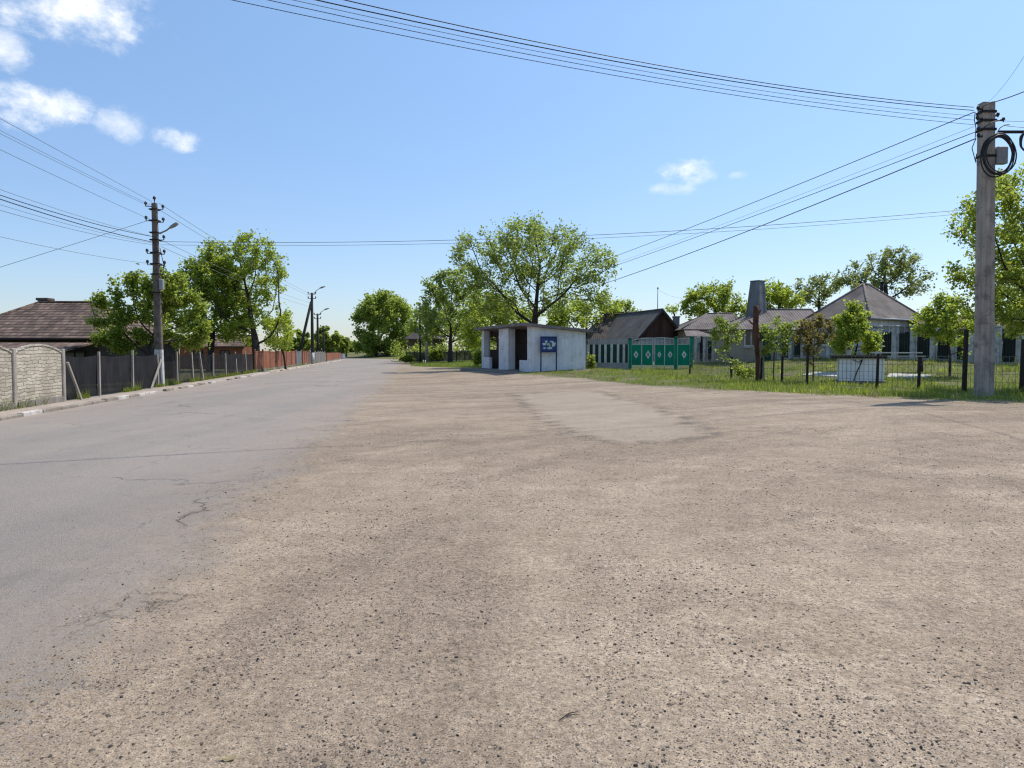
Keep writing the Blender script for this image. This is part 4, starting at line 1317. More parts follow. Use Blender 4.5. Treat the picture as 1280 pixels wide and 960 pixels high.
# ================================================================== bus shelter
def shelter():
    Cn = at(661, 463.4, 42.0)
    ang = math.atan2(.94, -.345)
    z0 = gz(Cn.x, Cn.y) - .02
    f = Fr((Cn.x, Cn.y, 0), ang)       # u along the open front (away), -v into the depth
    L, Dp = 9.0, 3.66
    zt, zb = 3.04, 2.74                # roof height at the front and at the back
    root = thing('bus_shelter', (Cn.x, Cn.y, z0), 'white plastered roadside bus shelter with flat slab roof and two open bays', 'bus shelter')
    V = lambda v: -v
    def wall(name, u0, u1, v0, v1, zb0, za, zbk, mat, parent=root):
        """wall block whose top slopes from za (v0) to zbk (v1)"""
        q = [f.p(u0, V(v0), zb0), f.p(u1, V(v0), zb0), f.p(u1, V(v1), zb0), f.p(u0, V(v1), zb0), f.p(u0, V(v0), za), f.p(u1, V(v0), za), f.p(u1, V(v1), zbk), f.p(u0, V(v1), zbk)]
        mb = MB(); mb.add(q, [(0, 1, 2, 3), (7, 6, 5, 4), (4, 5, 1, 0), (5, 6, 2, 1), (6, 7, 3, 2), (7, 4, 0, 3)])
        return mb.build(name, mat, parent)
    zz = lambda v: zt + (zb - zt) * v / Dp
    lo = z0 - .4
    wall('side_wall', 0, .25, 0, Dp, lo, zz(0), zz(Dp), 'plaster')
    wall('side_wall', 8.75, 9.0, 0, .55, lo, zz(0), zz(.55), 'plaster')
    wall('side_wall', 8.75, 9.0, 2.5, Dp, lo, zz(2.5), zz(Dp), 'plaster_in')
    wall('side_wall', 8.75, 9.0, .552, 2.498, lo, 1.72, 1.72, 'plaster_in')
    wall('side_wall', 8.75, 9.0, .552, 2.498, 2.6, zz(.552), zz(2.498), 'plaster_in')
    # rear wall: closed behind the first bay, window behind the second
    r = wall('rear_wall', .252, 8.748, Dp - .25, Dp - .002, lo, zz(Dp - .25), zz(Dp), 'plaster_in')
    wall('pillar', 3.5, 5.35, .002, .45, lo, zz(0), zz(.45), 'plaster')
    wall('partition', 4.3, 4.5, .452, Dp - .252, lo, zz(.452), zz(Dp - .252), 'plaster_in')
    wall('pillar', 8.5, 8.748, .002, .4, lo, zz(0), zz(.4), 'plaster')
    wall('parapet', .252, 1.55, .002, .2, lo, z0 + .72, z0 + .72, 'plaster')
    wall('parapet', 7.3, 8.498, .002, .2, lo, z0 + .85, z0 + .85, 'plaster')
    wall('bench', .4, 3.9, Dp - .75, Dp - .27, z0, z0 + .5, z0 + .5, 'slab_edge')
    # roof slab overhanging the front
    mb = MB(); o0, o1 = -.45, Dp + .35
    top = [f.p(-.3, V(o0), zz(o0) + .17), f.p(-.3, V(o1), zz(o1) + .17), f.p(9.3, V(o1), zz(o1) + .17), f.p(9.3, V(o0), zz(o0) + .17)]
    bot = [p - Vector((0, 0, .165)) for p in top]
    mb.add(top + bot, [(0, 1, 2, 3)[::-1], (4, 5, 6, 7), (0, 1, 5, 4), (1, 2, 6, 5), (2, 3, 7, 6), (3, 0, 4, 7)])
    ro = mb.build('roof', 'slab_edge', root)
    rnd = random.Random(4); mb = MB()
    for i in range(7):
        u = rnd.uniform(0, 9); v = rnd.uniform(-.3, Dp)
        c = f.p(u, V(v), zz(v) + .171); mb.box(c, (rnd.uniform(.2, .7), rnd.uniform(.15, .5), .04), rnd.uniform(0, 3), 0, .01, .8)
    mb.build('roof_debris', 'slab_edge', ro)
    # concrete apron
    mb = MB(); q = [f.p(-.3, V(-1.5), z0 + .03), f.p(-.3, V(Dp), z0 + .03), f.p(9.2, V(Dp), z0 + .10), f.p(9.2, V(-1.5), z0 + .10)]
    mb.slab(q[::-1], .5); mb.build('floor_slab', 'concrete', root)
    return f, z0


SHF, SHZ = shelter()


def info_board():
    f = SHF; g = Fr(f.p(-.30, 0, 0), f.a - math.pi / 2)    # u runs along the side wall, away from the corner
    # board between image columns 675 and 696
    def ucol(px):
        lo, hi = 0, 3.6
        for _ in range(40):
            m = (lo + hi) / 2; q = g.p(m, 0, 0)
            if 640 + FPX * q.x / q.y < px: lo = m
            else: hi = m
        return lo
    u0, u1 = ucol(675.5), ucol(696)
    Yc = g.p((u0 + u1) / 2, 0, 0).y
    zt, zb, zl = at(685, 420.5, Yc).z, at(685, 440.5, Yc).z, at(685, 461.5, Yc).z
    zg = gz(*g.p(u0, 0, 0)[:2])
    root = thing('information_board', g.p((u0 + u1) / 2, 0, zg), 'blue framed map board on two dark legs in front of the shelter side wall', 'sign')
    for u in (u0 + .03, u1 - .03):
        mb = MB(); g.box(mb, u - .03, u + .03, -.03, .03, zg - .3, zb); mb.build('leg', 'blue', root)
    mb = MB(); g.box(mb, u0, u1, -.03, .03, zb + .002, zt); bd = mb.build('board', 'blue', root)
    w, h = u1 - u0, zt - zb
    mb = MB(); g.box(mb, u0 + .05, u1 - .05, -.032, -.05, zb + .09, zt - .10)
    # frame g looks along +u; its -v side faces the camera or the wall
    side = 1 if g.w.y < 0 else -1
    def pane(mb, a, b, c, d, k):
        lo, hi = sorted((side * (.031 + .003 * k), side * (.033 + .003 * k)))
        g.box(mb, u0 + a * w, u0 + b * w, lo, hi, zb + c * h, zb + d * h)
    mb = MB(); pane(mb, .06, .94, .12, .84, 0); po = mb.build('poster', 'poster_blue', bd)
    def blob(mb, cx, cy, rx, ry, seed, k):
        rnd = random.Random(seed); n = 14; P = []
        for i in range(n):
            a = 2 * math.pi * i / n; rr = rnd.uniform(.6, 1.15)
            P.append((cx + rx * rr * math.cos(a), cy + ry * rr * math.sin(a)))
        off = side * (.034 + .002 * k)
        A = [g.p(u0 + a * w, off, zb + b * h) for a, b in P]
        B = [g.p(u0 + a * w, off - side * .003, zb + b * h) for a, b in P]
        mb.add(A + B, [tuple(range(n)), tuple(reversed(range(n, 2 * n)))] + [(i, (i + 1) % n, n + (i + 1) % n, n + i) for i in range(n)])
    mb = MB()
    for i, (a, b, c, d) in enumerate(((.22, .52, .13, .10), (.34, .66, .09, .10), (.78, .52, .13, .2), (.55, .28, .2, .09), (.25, .27, .1, .08), (.45, .5, .07, .09), (.66, .68, .12, .06))):
        blob(mb, a, b, c, d, i, 1 + i % 3)
    mb.build('map_area', 'poster_pale', po)
    mb = MB(); blob(mb, .52, .50, .06, .09, 50, 5); blob(mb, .56, .42, .04, .06, 51, 6); mb.build('map_highlight', 'poster_yellow', po)


info_board()

# ================================================================== white and green fence, gate
FY = 45.5


def lineP(px0, Y0, px1, Y1):
    a = at(px0, 440, Y0); b = at(px1, 440, Y1)
    return Vector((a.x, Y0, 0)), Vector((b.x, Y1, 0))


def col_t(a, b, px):
    k = (px - 640) / FPX
    # a.x + t dx = k' (a.y + t dy)
    return (k * a.y - a.x) / ((b.x - a.x) - k * (b.y - a.y))


def green_fence():
    a, b = lineP(735, 46.5, 787, 45.6)
    z0 = gz(a.x + 1.5, 46); root = thing('picket_wall', (a.x, a.y, z0), 'low fence of white posts with dark green panels between the shelter and the gate', 'fence')
    f = Fr((a.x, a.y, 0), math.atan2(b.y - a.y, b.x - a.x)); L = (b - a).length
    zt = at(760, 426, 46).z; zp = at(760, 453.5, 46).z; zm = at(760, 430.5, 46).z
    mb = MB(); f.box(mb, 0, L, -.12, .12, z0 - .5, zp); mb.build('plinth', 'housewall', root)
    mb = MB(); f.box(mb, 0, L, -.07, .07, zm + .002, zt + .12); mb.build('top_rail', 'housewall', root)
    cols = [735.8, 742.6, 749.7, 757, 764.7, 772.7, 780, 786.5]
    us = [col_t(a, b, q) * L for q in cols]
    for u in us:
        mb = MB(); f.box(mb, u - .075, u + .075, -.085, .085, zp + .002, zm); mb.build('post', 'white', root)
    for u0, u1 in zip(us[:-1], us[1:]):
        mb = MB(); f.box(mb, u0 + .077, u1 - .077, -.02, .02, zp + .003, zm - .003); mb.build('panel', 'green_dark', root)


green_fence()


def gate():
    a, b = lineP(787, 45.5, 864, 44.6)
    f = Fr((a.x, a.y, 0), math.atan2(b.y - a.y, b.x - a.x)); L = (b - a).length
    zg = at(826, 461.5, 45).z
    root = thing('metal_gate', (a.x, a.y, zg), 'green metal double gate and wicket with white diamond ornaments', 'gate')
    Z = lambda py: at(826, py, 45).z
    U = lambda px: col_t(a, b, px) * L
    for px, top in ((787.6, 424), (844.5, 423), (864, 422.5)):
        mb = MB(); u = U(px); f.box(mb, u - .09, u + .09, -.09, .09, gz(*f.p(u, 0, 0)[:2]) - .3, Z(top)); mb.build('gate_post', 'green', root)
        mb = MB(); c = f.p(u, 0, Z(top) + .002); mb.box(c, (.24, .24, .1), f.a, 0, .03, .9); mb.build('post_cap', 'green_dark', root)
    leaves = [('gate_leaf', 788.6, 816.6, [(795, 1.0), (810, 1.12)], 802, 425.5, 422.5), ('gate_leaf', 817.4, 843.6, [(824, .82), (837.5, .92)], 830.6, 422.5, 424), ('wicket_leaf', 846, 863, [(855, 1.0)], None, 423.5, 422.5)]
    for nm, p0, p1, dia, midpx, t0, t1 in leaves:
        u0, u1 = U(p0) + .02, U(p1) - .02
        mb = MB(); f.box(mb, u0 + .03, u1 - .03, -.012, .012, Z(456.5), Z(431)); lf = mb.build(nm, 'green', root)
        mb = MB()
        W = .045
        zb, zm, zl = Z(460.5), Z(431), Z(457.3)
        f.box(mb, u0, u0 + W, -.03, .03, zb, Z(t0)); f.box(mb, u1 - W, u1, -.03, .03, zb, Z(t1))
        f.box(mb, u0 + W, u1 - W, -.028, .028, zb, zb + .05)
        f.box(mb, u0 + W, u1 - W, -.028, .028, zl - .03, zl + .02)
        f.box(mb, u0 + W, u1 - W, -.026, .026, zm + .004, zm + .04)
        n = 8
        for i in range(n):
            s0, s1 = i / n, (i + 1) / n
            bow = lambda s: Z(t0 + (t1 - t0) * s) + (.05 * math.sin(math.pi * s) if midpx else 0)
            mb.beam(f.p(u0 + (u1 - u0) * s0, 0, bow(s0)), f.p(u0 + (u1 - u0) * s1, 0, bow(s1)), .05, .05)
        if midpx:
            um = U(midpx); f.box(mb, um - .03, um + .03, -.034, .03, zb, Z(t0) - .0)
        mb.build('leaf_frame', 'rail_pale', lf)
        # pale grating above the sheet
        mb = MB(); nb = int((u1 - u0) / .085)
        for i in range(nb):
            u = u0 + W + (i + .5) * (u1 - u0 - 2 * W) / nb
            f.box(mb, u - .013, u + .013, -.012, .012, zm + .042, Z(max(t0, t1)) - .03)
        mb.build('grating', 'rail_pale', lf)
        for px, k in dia:
            u = U(px); z = Z(443.3); w_, h_ = .15 * k, .25 * k
            mb = MB(); s = -1
            outer = [(u, z - h_), (u + w_, z), (u, z + h_), (u - w_, z)]
            inner = [(u, z - h_ * .4), (u + w_ * .4, z), (u, z + h_ * .4), (u - w_ * .4, z)]
            for i in range(4):
                j = (i + 1) % 4
                q = [f.p(outer[i][0], -.014, outer[i][1]), f.p(outer[j][0], -.014, outer[j][1]), f.p(inner[j][0], -.014, inner[j][1]), f.p(inner[i][0], -.014, inner[i][1])]
                q2 = [p - f.w * .02 for p in q]
                mb.add(q + q2, [(0, 1, 2, 3)[::-1], (4, 5, 6, 7), (0, 1, 5, 4), (1, 2, 6, 5), (2, 3, 7, 6), (3, 0, 4, 7)])
            mb.build('diamond', 'white', lf)


gate()


def pillar_fence():
    a, b = lineP(866, 51.5, 1282, 34.0)
    root = thing('pillar_fence', (a.x, a.y, gz(a.x, a.y)), 'long fence of whitish square pillars with dark railings in front of the houses', 'fence')
    L = (b - a).length; f = Fr((a.x, a.y, 0), math.atan2(b.y - a.y, b.x - a.x))
    cols = [871, 881.5, 892.5, 904.5, 917.5, 930.5, 944.5, 959, 974, 988.5, 1004, 1020, 1036, 1055, 1075, 1097, 1118, 1141, 1166, 1190, 1214, 1246, 1274]
    us = [col_t(a, b, q) * L for q in cols]
    zt = lambda px: at(px, 424 + (411 - 424) * (px - 871) / 270 if px < 1141 else 411, (a + (b - a) * col_t(a, b, px)).y).z
    for px, u in zip(cols, us):
        c = f.p(u, 0, 0); zb = gz(c.x, c.y)
        top = zb + 1.75
        mb = MB(); mb.box((c.x, c.y, zb - .2), (.27, .27, 1.95), f.a, 0, .025)
        mb.box((c.x, c.y, zb + 1.752), (.34, .34, .08), f.a, 0, .03)
        mb.build('pillar', 'pillar_wash', root)
    for i in range(len(us) - 1):
        c0, c1 = f.p(us[i] + .2, 0, 0), f.p(us[i + 1] - .2, 0, 0)
        z0, z1 = gz(c0.x, c0.y), gz(c1.x, c1.y)
        if (c1 - c0).length < .15: continue
        mb = MB(); n = max(3, int((c1 - c0).length / .13))
        pale = cols[i] > 1205
        nd = Vector((-(c1 - c0).y, (c1 - c0).x, 0)).normalized() * .06
        mb.beam(c0 + nd + Vector((0, 0, z0 + .74)), c1 + nd + Vector((0, 0, z1 + .74)), .02, 1.35)  # added dark sheet: stands in for shade and dark windows behind the bars
        for z in (.25, 1.35): mb.beam(c0 + Vector((0, 0, z0 + z)), c1 + Vector((0, 0, z1 + z)), .04, .05)
        for k in range(n):
            t = (k + .5) / n; q = c0 + (c1 - c0) * t; zz = z0 + (z1 - z0) * t
            mb.beam((q.x, q.y, zz + .12), (q.x, q.y, zz + 1.5), .05 if pale else .035, .03)
        mb.build('railing', 'railing_dark', root)
    mb = MB()
    for i in range(len(us) - 1):
        c0, c1 = f.p(us[i] + .2, 0, 0), f.p(us[i + 1] - .2, 0, 0)
        z0, z1 = gz(c0.x, c0.y), gz(c1.x, c1.y)
        mb.beam(c0 + Vector((0, 0, z0 - .05)), c1 + Vector((0, 0, z1 - .05)), .22, .30)
    mb.build('plinth', 'housewall', root)


pillar_fence()


# ================================================================== houses on the right
def barn():
    a = at(797, 421, 60.0); ze = a.z; zr = at(825, 387, 60.5).z
    f = Fr((a.x, a.y, 0), math.atan2(.28, .96))      # u across the gable, v backwards along the ridge
    W, L = 4.25, 9.0
    zg = gz(a.x, a.y)
    root = thing('gabled_barn', (a.x, a.y, zg), 'barn with dark brown board gable and grey sheet roof behind the green gate', 'barn')
    mb = MB(); f.box(mb, 0, W, 0, L, zg - .3, ze - .02); mb.build('wall', 'housewall', root)
    mb = MB(); q = [f.p(.1, -.02, ze - .05), f.p(W - .1, -.02, ze - .05), f.p(W / 2, -.02, zr - .14)]; q2 = [p + f.w * .08 for p in q]
    mb.add(q + q2, [(0, 1, 2), (5, 4, 3), (0, 3, 4, 1), (1, 4, 5, 2), (2, 5, 3, 0)]); mb.build('gable', 'gable_boards', root)
    # roof: two slopes with overhang at the gable
    mb = MB(); o, th = .35, .09
    sl = (zr - ze) / (W / 2)
    for s in (0, 1):
        e = f.p(-.3, -o, ze - .3 * sl) if s == 0 else f.p(W + .3, -o, ze - .3 * sl)
        e2 = f.p(-.3, L + o, ze - .3 * sl) if s == 0 else f.p(W + .3, L + o, ze - .3 * sl)
        r0, r1 = f.p(W / 2, -o, zr), f.p(W / 2, L + o, zr)
        T = [e, r0, r1, e2]; B = [p - Vector((0, 0, th)) for p in T]
        fs = [(0, 1, 2, 3), (7, 6, 5, 4), (0, 4, 5, 1), (2, 6, 7, 3), (3, 7, 4, 0)]
        if s == 1: fs = [q[::-1] for q in fs]
        mb.add(T + B, fs)
    ro = mb.build('roof', 'slate_grey', root)
    mb = MB(); mb.tube([f.p(W / 2, -o, zr + .02), f.p(W / 2, L + o, zr + .02)], .09, 6); mb.build('ridge_cap', 'slate_grey', ro)
    mb = MB()
    for s in (-.3, W + .3):
        mb.beam(f.p(s, -o - .03, ze - .3 * sl - .06), f.p(W / 2, -o - .03, zr - .06), .05, .16)
    mb.build('bargeboard', 'dark_pole', ro)
    # aerial mast
    p = f.p(W / 2 + .1, 2.2, zr)
    b = at(822, 388, p.y); t_ = at(822, 361, p.y)
    m = thing('aerial_mast', (b.x, p.y, zr + .05), 'slender grey aerial mast standing on the barn ridge', 'antenna')
    mb = MB(); mb.tube([(b.x, p.y, zr - .1), (b.x, p.y, t_.z)], [.035, .028], 6); mb.build('mast', 'galv', m)
    mb = MB(); mb.box((b.x, p.y, t_.z + .0), (.14, .14, .12), 0, 0, .02); mb.build('mast_head', 'galv', m)
    cable('aerial_wire', (b.x, p.y, t_.z - .05), at(858, 372, 66), None, .007, 'wire_grey', 'thin wire from the aerial mast to the right over the roofs')


barn()


def dark_barn():
    a = at(738, 427, 66.0)
    f = Fr((a.x, a.y, 0), math.atan2(.05, 1))
    zg = gz(a.x, a.y); ze = a.z; zr = at(780, 391, 71).z
    root = thing('shed', (a.x + 2, a.y + 2, zg), 'shed with very dark roof left of the gabled barn, partly under the walnut', 'shed')
    W = 4.2
    mb = MB(); f.box(mb, 0, W + .3, 0, 7, zg - .3, ze - .1); mb.build('wall', 'housewall', root)
    roof_solid(f, 0, W + .3, 0, 8, ze, zr, 2.6, 0, .3, 'slate_dark', root)
    window(f, 2.0, 0, zg + 1.0, .9, 1.0, root, 'white')


dark_barn()


def low_house():
    a = at(852, 411.5, 58.0); b = at(931, 411.5, 58.0)
    f = Fr((a.x, a.y, 0), 0.0); W = b.x - a.x; zg = gz(a.x, a.y)
    ze, zr = a.z, at(900, 392, 61).z
    root = thing('hipped_house', (a.x + W / 2, a.y + 3, zg), 'low house with grey brown hipped roof right of the barn, small porch roof in front', 'house')
    mb = MB(); f.box(mb, .4, W - .4, .4, 5.6, zg - .3, ze - .1); mb.build('wall', 'beigewall', root)
    hl = at(884, 392, 61).x - a.x; hr = b.x - at(916, 392, 61).x
    ro = roof_solid(f, .3, W - .3, .3, 5.7, ze, zr, hl, hr * .95, .3, 'slate_brown', root)
    chimney(f, .6, 4.6, ze + .3, at(852, 397, 62.5).z, .5, 'sheet_grey', ro)
    # porch
    zp, zq = at(870, 412.5, 57.7).z, at(870, 420, 56).z
    x1 = at(893, 420, 56).x - a.x
    mb = MB(); mb.slab([f.p(-.1, -2.0, zq), f.p(x1, -2.0, zq), f.p(x1 - .8, .1, zp), f.p(.2, .1, zp)], .09); mb.build('porch_roof', 'slate_brown', root)
    for u in (.1, 1.3, x1 - .2):
        c = f.p(u, -1.9, 0); zz = gz(c.x, c.y); mb = MB(); mb.box((c.x, c.y, zz - .2), (.16, .16, zq - zz + .10), 0, 0, .01); mb.build('porch_post', 'housewall', root)
    for u in (1.6, 3.6): window(f, u, .4, zg + 1.0, 1.0, 1.25, root, 'white')


low_house()


def main_house():
    Yc = 40.0
    Cn = at(1087, 397, Yc); ze = Cn.z
    vb, va = Vector((.85, .53, 0)).normalized(), None
    f = Fr((Cn.x, Cn.y, 0), math.atan2(vb.y, vb.x))      # u along right facade; v along left facade (away)
    Lb, La = 5.6, 3.9
    zr = at(1075, 355.5, 43.5).z
    zg = gz(Cn.x, Cn.y) - .1
    root = thing('village_house', (Cn.x, Cn.y, zg), 'whitish house with large grey brown hipped roof and dark flue pipe behind the pillars', 'house')
    mb = MB(); f.box(mb, .35, Lb - .1, .35, La - .1, zg - .4, ze - .06); mb.build('wall', 'housewall', root)
    ro = roof_solid(f, .3, Lb, .3, La, ze, zr, 2.75, 2.75, .32, 'slate_brown', root)
    q = f.p(3.6, 3.0, 0); t_ = at(1103, 353, q.y); b_ = at(1101, 366, q.y)
    mb = MB(); mb.tube([b_ - Vector((0, 0, .4)), t_], .11, 8); mb.tube([t_, t_ + Vector((0, 0, .04))], .15, 8); mb.build('flue_pipe', 'iron', ro)
    mb = MB(); mb.tube([f.p(0, -.05, ze - .05), f.p(Lb + .3, -.05, ze - .05)], .06, 6); mb.build('gutter', 'galv', ro)
    # cornice and arched trim of the right facade
    mb = MB(); f.box(mb, .33, Lb - .08, .27, .348, ze - .42, ze - .10); mb.build('frieze', 'white', root)
    for u in (1.2, 2.9, 4.5):
        window(f, u, .35, zg + .9, .95, 1.25, root, 'white')
        mb = MB(); n = 10
        for i in range(n):
            t0, t1 = math.pi * i / n, math.pi * (i + 1) / n
            mb.beam(f.p(u - .62 * math.cos(t0), .31, ze - .95 + .38 * math.sin(t0)), f.p(u - .62 * math.cos(t1), .31, ze - .95 + .38 * math.sin(t1)), .06, .09)
        mb.build('window_arch', 'white', root)
    for v in (1.1, 2.7): window_u(f, .35, v, zg + .9, .95, 1.25, root, 'white', -1)
    mb = MB(); f.box(mb, .31, Lb - .06, .30, .348, zg - .4, zg + .5); mb.build('plinth', 'slab_edge', root)
    # low wing running left
    a = at(912, 411.5, 45.0); b = at(1030, 411.5, 45.0)
    g = Fr((a.x, 45.0, 0), 0.0); W = b.x - a.x
    zw, zrw = a.z, at(980, 387, 47.6).z
    hl = at(952, 388, 47.6).x - a.x
    zgw = gz(a.x + 2, 45)
    mb = MB(); g.box(mb, .4, W, .5, 5.0, zgw - .4, zw - .09); mb.build('wing_wall', 'beigewall', root)
    wr = roof_solid(g, .3, W, .3, 5.0, zw, zrw, hl, .01, .3, 'slate_brown', root, 'wing_roof')
    for u in (1.5, 3.2, 4.7): window(g, u, .5, zgw + .95, .85, 1.3, root, 'white')
    mb = MB(); g.box(mb, 2.05, 2.75, .44, .498, zgw, zgw + 2.0); mb.build('door', 'green_dark', root)
    # tall tapered stack
    s = at(945, 412, 47.4); zb = zw + .55; zt = at(946, 352, 47.4).z
    mb = MB(); k0, k1 = 1.28, .74; q0, q1 = s.x, s.x + .05
    rot = .62
    def ring(cx, w, z): return [Vector((cx + w / 2 * math.sqrt(2) * math.cos(rot + math.pi / 4 + i * math.pi / 2), 47.4 + w / 2 * math.sqrt(2) * math.sin(rot + math.pi / 4 + i * math.pi / 2), z)) for i in range(4)]
    mb.loft([ring(q0, k0 * .86, zb - .5), ring(q1, k1 * .86, zt)], 0); mb.loft([ring(q1, k1 * .92, zt + .002), ring(q1, k1 * .92, zt + .06)], 0)
    mb.build('tapered_stack', 'sheet_grey', root, )


main_house()


def right_house():
    a = at(1166, 412, 40.5)
    f = Fr((a.x, 40.5, 0), math.atan2(-.12, 1)); W = 9.5; zg = gz(a.x + 3, 40)
    ze, zr = at(1200, 411, 40.5).z, at(1200, 396, 43).z
    root = thing('cottage', (a.x + 4, 42, zg), 'low cottage with rusty brown roof hidden behind the concrete pole and trees', 'house')
    mb = MB(); f.box(mb, .3, W, .3, 5, zg - .5, ze - .09); mb.build('wall', 'housewall', root)
    roof_solid(f, 0, W, 0, 5.4, ze, zr, 0, 0, .3, 'tile_porch', root)
    for u in (1.4, 3.4, 5.6, 7.8): window(f, u, .3, zg + .8, 1.0, 1.0, root, 'white')
    mb = MB(); f.box(mb, 4.2, 4.9, .24, .298, zg, zg + 1.8); mb.build('door', 'brownwall', root)


right_house()


def far_house():
    a = at(508, 423.5, 112.0); b = at(556, 423.5, 112.0)
    f = Fr((a.x, 112.0, 0), .1); W = b.x - a.x; zg = gz(a.x, 112)
    ze, zr = a.z, at(530, 414, 115).z
    root = thing('far_house', (a.x + W / 2, 114, zg), 'dark brown house in tree shade at the far right roadside', 'house')
    mb = MB(); f.box(mb, .3, W - .3, .3, 6, zg - .3, ze - .05); mb.build('wall', 'brownwall', root)
    ro = roof_solid(f, 0, W, 0, 6.4, ze, zr, 1.8, 1.8, .4, 'slate_dark', root)
    chimney(f, 1.9, 3.0, zr - .5, at(522, 411.5, 115).z, .7, 'brownwall', ro)
    for u in (1.2, 3.0, 4.6): window(f, u, .3, zg + 1.0, .9, 1.2, root, 'white')


far_house()


def far_net_fence():
    a, b = lineP(508, 104, 602, 104)
    root = thing('netting_fence', (a.x, a.y, gz(a.x, a.y)), 'greenish grey netting fence in the shade left of the bus shelter', 'fence')
    n = 9; P = []
    for i in range(n + 1):
        q = a + (b - a) * (i / n); q.z = gz(q.x, q.y); P.append(q)
        mb = MB(); mb.box((q.x, q.y, q.z - .1), (.11, .11, 1.75), 0, 0, .015); mb.build('post', 'iron', root)
    for p, q in zip(P[:-1], P[1:]):
        mb = MB(); z = Vector((0, 0, 1.0))
        mb.beam(p + z * .85, q + z * .85, .03, 1.35); mb.build('net_panel', 'net_green', root)
        mb = MB(); mb.beam(p + z * 1.58, q + z * 1.58, .05, .05); mb.build('top_rail', 'galv', root)


far_net_fence()

# small marker posts on the far verge
for px, lab in ((529, 'short yellowish marker post left of the pale concrete pole'), (531.5, 'short white marker post touching the pale concrete pole')):
    p = foot(px, 90); r = thing('marker_post', p, lab, 'marker post', 'marker posts on the far verge')
    mb = MB(); mb.tube([p - Vector((0, 0, .1)), p + Vector((0, 0, .55))], .07, 8); mb.build('post_body', 'poster_yellow' if px < 530 else 'white', r)
    mb = MB(); mb.tube([p + Vector((0, 0, .552)), p + Vector((0, 0, .66))], [.07, .04], 8); mb.build('post_tip', 'iron', r)


# ================================================================== right verge
def wire_fence():
    bases = [(862, 468), (914, 474.5), (951, 477.5), (977, 479), (1008.5, 482), (1096, 486), (1148, 488), (1205, 490), (1277, 492), (1370, 496)]
    tops = [456, 446, 447, 446, 436, 442, 447, 412, 424, 424]
    P = [G(*q) for q in bases]
    root = thing('wire_fence', P[4], 'see-through wire mesh fence on dark posts along the grass verge', 'fence')
    for (px, _), p, t_ in zip(bases, P, tops):
        top = at(px + .6, t_, p.y); mb = MB(); w = .075 if t_ > 430 else .105
        mb.beam(p - Vector((0, 0, .1)), Vector((p.x + .02, p.y, top.z)), w, w, 0, 4, w * .9); mb.build('post', 'iron', root)
    for i in range(len(P) - 1):
        a, b = P[i], P[i + 1]; d = b - a; L = math.hypot(d.x, d.y); H = 1.12
        mb = MB(); n = int(L / .16)
        for k in range(1, n):
            q = a + d * (k / n); mb.beam(q + Vector((0, 0, .04)), q + Vector((.0, 0, H)), .0085, .0085)
        for z in (.06, .32, .58, .84, H):
            mb.beam(a + Vector((0, 0, z)), b + Vector((0, 0, z)), .012, .012)
        mb.build('mesh_panel', 'mesh_wire', root)


wire_fence()


def well():
    A = G(1049, 479); Y = A.y
    b = at(1096, 479, Y)
    f = Fr((A.x, A.y, 0), -.37); z0 = A.z

    def ucol(px):
        lo, hi = -2.0, 5.0
        for _ in range(50):
            m = (lo + hi) / 2; q = f.p(m, 0, 0)
            if 640 + FPX * q.x / q.y < px: lo = m
            else: hi = m
        return lo
    W = ucol(1105.5)
    zt = at(1075, 448, Y).z
    root = thing('well', (A.x + W / 2, A.y + .8, z0), 'square white tiled well with dark lid and a black hose hanging on its front', 'well')
    mb = MB(); f.box(mb, 0, W, 0, 1.6, z0 + .1, zt); mb.build('well_curb', 'white_tile', root)
    mb = MB(); f.box(mb, -.12, W + .1, -.12, 1.6, z0 - .3, z0 + .098); mb.build('footing', 'slab_edge', root)
    mb = MB(); u0, u1 = ucol(1040), ucol(1108)
    f.box(mb, u0, u1, -.15, 1.55, zt + .002, zt + .125); mb.build('lid', 'iron', root)
    q = lambda px, py: at(px, py, f.p(ucol(px), -.05, 0).y)
    mb = MB(); mb.tube([q(1078, 449), q(1075, 457), q(1071, 465), q(1068, 474), q(1066, 478)], .022, 6)
    mb.tube([q(1066, 449.6), q(1070, 451.5), q(1074, 453), q(1077, 450)], .012, 5); mb.build('hose', 'black', root)
    # bucket on the lid
    p = at(1060.5, 444, f.p(ucol(1060.5), .5, 0).y); p.z = zt + .126
    bk = thing('bucket', p, 'small pale bucket with raised handle standing on the well lid', 'bucket')
    mb = MB(); n = 14
    R = lambda r, z: [p + Vector((r * math.cos(2 * math.pi * i / n), r * math.sin(2 * math.pi * i / n), z)) for i in range(n)]
    mb.loft([R(.085, 0), R(.115, .19)], 0, True, False); mb.loft([R(.122, .185), R(.122, .20)], 0, True); mb.add(R(.085, .004), [tuple(range(n))]); mb.build('bucket_body', 'white', bk)
    mb = MB(); mb.tube([p + Vector((.115 * math.cos(a), 0, .19 + .15 * math.sin(a))) for a in [math.pi * i / 10 for i in range(11)]], .007, 5); mb.build('handle', 'white', bk)
    # pale slabs round the well
    for pts, lab in ((((1002, 469.5), (1046, 471.8), (1050, 467.0), (1020, 465.8)), 'pale cracked concrete slab lying in the grass left of the well'),
                     (((1108, 472.5), (1150, 474.3), (1166, 470.0), (1112, 467.6)), 'pale cracked concrete slab lying in the grass right of the well')):
        pp = [G(*q_) for q_ in pts]; mb = MB(); mb.slab([p_ + Vector((0, 0, .05)) for p_ in pp], .25)
        o = mb.build('concrete_slab', 'limewash', None, org=pp[0]); tag(o, lab, 'slab', 'concrete slabs beside the well')


well()


